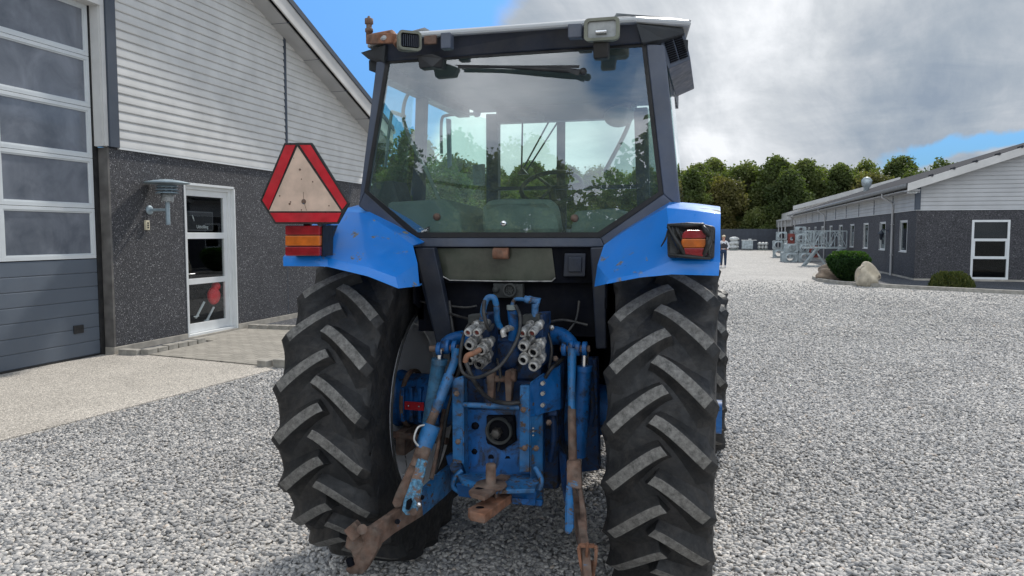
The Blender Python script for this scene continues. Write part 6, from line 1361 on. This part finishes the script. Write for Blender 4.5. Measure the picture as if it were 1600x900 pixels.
# the clear strip under the cloud base, low on the right
yy = M('MAXIMUM', Y_, .05); U_ = M('DIVIDE', X_, yy); V_ = M('DIVIDE', Z_, yy)
line = M('SUBTRACT', V_, M('ADD', .062, M('MULTIPLY', U_, .135)))           # height above the strip centre line
wob = M('MULTIPLY', M('SUBTRACT', noise(nt, tc.outputs['Generated'], 9, 5, .6), .5), .05)
line = M('ADD', line, wob)
band = nt.nodes.new('ShaderNodeMapRange'); band.interpolation_type = 'SMOOTHSTEP'; L(nt, M('ABSOLUTE', line), band.inputs[0]); band.inputs[1].default_value = .026; band.inputs[2].default_value = .002; band.inputs[3].default_value = 0; band.inputs[4].default_value = -.6
side = nt.nodes.new('ShaderNodeMapRange'); side.interpolation_type = 'SMOOTHSTEP'; L(nt, U_, side.inputs[0]); side.inputs[1].default_value = .10; side.inputs[2].default_value = .26
front = M('GREATER_THAN', Y_, 0.1)
acc = M('ADD', acc, M('MULTIPLY', M('MULTIPLY', band.outputs[0], side.outputs[0]), front))
mask = nt.nodes.new('ShaderNodeMapRange'); mask.interpolation_type = 'SMOOTHSTEP'; L(nt, acc, mask.inputs[0]); mask.inputs[1].default_value = .38; mask.inputs[2].default_value = .62
cn3 = noise(nt, tc.outputs['Generated'], 4.2, 10, .62, .9)
shade = M('ADD', M('MULTIPLY', M('SUBTRACT', cn2, .5), .32), M('ADD', M('MULTIPLY', M('SUBTRACT', cn3, .5), .75), .535))
for (u, v, rad, soft, amp) in ((-.02, .10, .01, .035, .15), (-.5, .2, .08, .1, .3), (.36, .20, .10, .14, -.10), (.15, .16, .05, .09, -.07), (-.04, .26, .08, .12, .06), (-.24, .11, .05, .07, .26), (-.45, .12, .06, .1, .2), (.1, .22, .06, .1, .10)):
    shade = M('ADD', shade, blobm(u, v, rad, soft, amp))
for (u, v, rad, soft, amp) in ((-.28, .245, .05, .06, .22), (-.2, .165, .05, .07, -.12), (-.05, .06, .1, .1, .05)):
    shade = M('ADD', shade, blobm(u, v, rad, soft, amp, -1))
back = nt.nodes.new('ShaderNodeMapRange'); L(nt, Y_, back.inputs[0]); back.inputs[1].default_value = -.2; back.inputs[2].default_value = -.9; back.inputs[3].default_value = 0; back.inputs[4].default_value = 1
ccol = ramp(nt, shade, [(.32, (.23, .28, .35)), (.43, (.31, .355, .41)), (.52, (.40, .435, .48)), (.60, (.49, .52, .555)), (.78, (.74, .76, .79))])
bg1 = nt.nodes.new('ShaderNodeBackground'); hz = nt.nodes.new('ShaderNodeMapRange'); L(nt, Z_, hz.inputs[0]); hz.inputs[1].default_value = .08; hz.inputs[2].default_value = .30
L(nt, mixc(nt, 1.0, sky.outputs[0], mixc(nt, hz.outputs[0], (.19, .36, .62), (.40, .70, 1.05)), 'MULTIPLY'), bg1.inputs[0]); bg1.inputs[1].default_value = .105
bg2 = nt.nodes.new('ShaderNodeBackground'); L(nt, ccol, bg2.inputs[0]); L(nt, M('ADD', .95, M('MULTIPLY', back.outputs[0], 1.5)), bg2.inputs[1])
mx = nt.nodes.new('ShaderNodeMixShader'); L(nt, mask.outputs[0], mx.inputs[0]); L(nt, bg1.outputs[0], mx.inputs[1]); L(nt, bg2.outputs[0], mx.inputs[2]); L(nt, mx.outputs[0], out.inputs[0])

sl_ = bpy.data.lights.new('sun', 'SUN'); sl_.energy = 2.6; sl_.angle = R(3.5); sl_.color = (1, .95, .88)
so = bpy.data.objects.new('sun', sl_); COL.objects.link(so)
sd_ = Vector((math.sin(SUN_AZ) * math.cos(SUN_EL), math.cos(SUN_AZ) * math.cos(SUN_EL), math.sin(SUN_EL)))
so.rotation_euler = sd_.to_track_quat('Z', 'Y').to_euler(); so.location = (0, 0, 30)
cd = bpy.data.cameras.new('camera'); cam = bpy.data.objects.new('camera', cd); COL.objects.link(cam); S.camera = cam
cam.location = (0, 0, H); cam.rotation_euler = (math.pi / 2 - PITCH, 0, YAW)
cd.sensor_width = 36; cd.lens = F / 1600 * 36; cd.clip_end = 3000; cd.clip_start = .05
S.view_settings.view_transform = 'Standard'; S.view_settings.look = 'None'; S.view_settings.gamma = 1; S.view_settings.use_curve_mapping = False
S.view_settings.exposure = 0.45
S.render.engine = 'CYCLES'; S.cycles.max_bounces = 8; S.cycles.transparent_max_bounces = 16; S.cycles.use_denoising = True
S.cycles.caustics_reflective = False; S.cycles.caustics_refractive = False
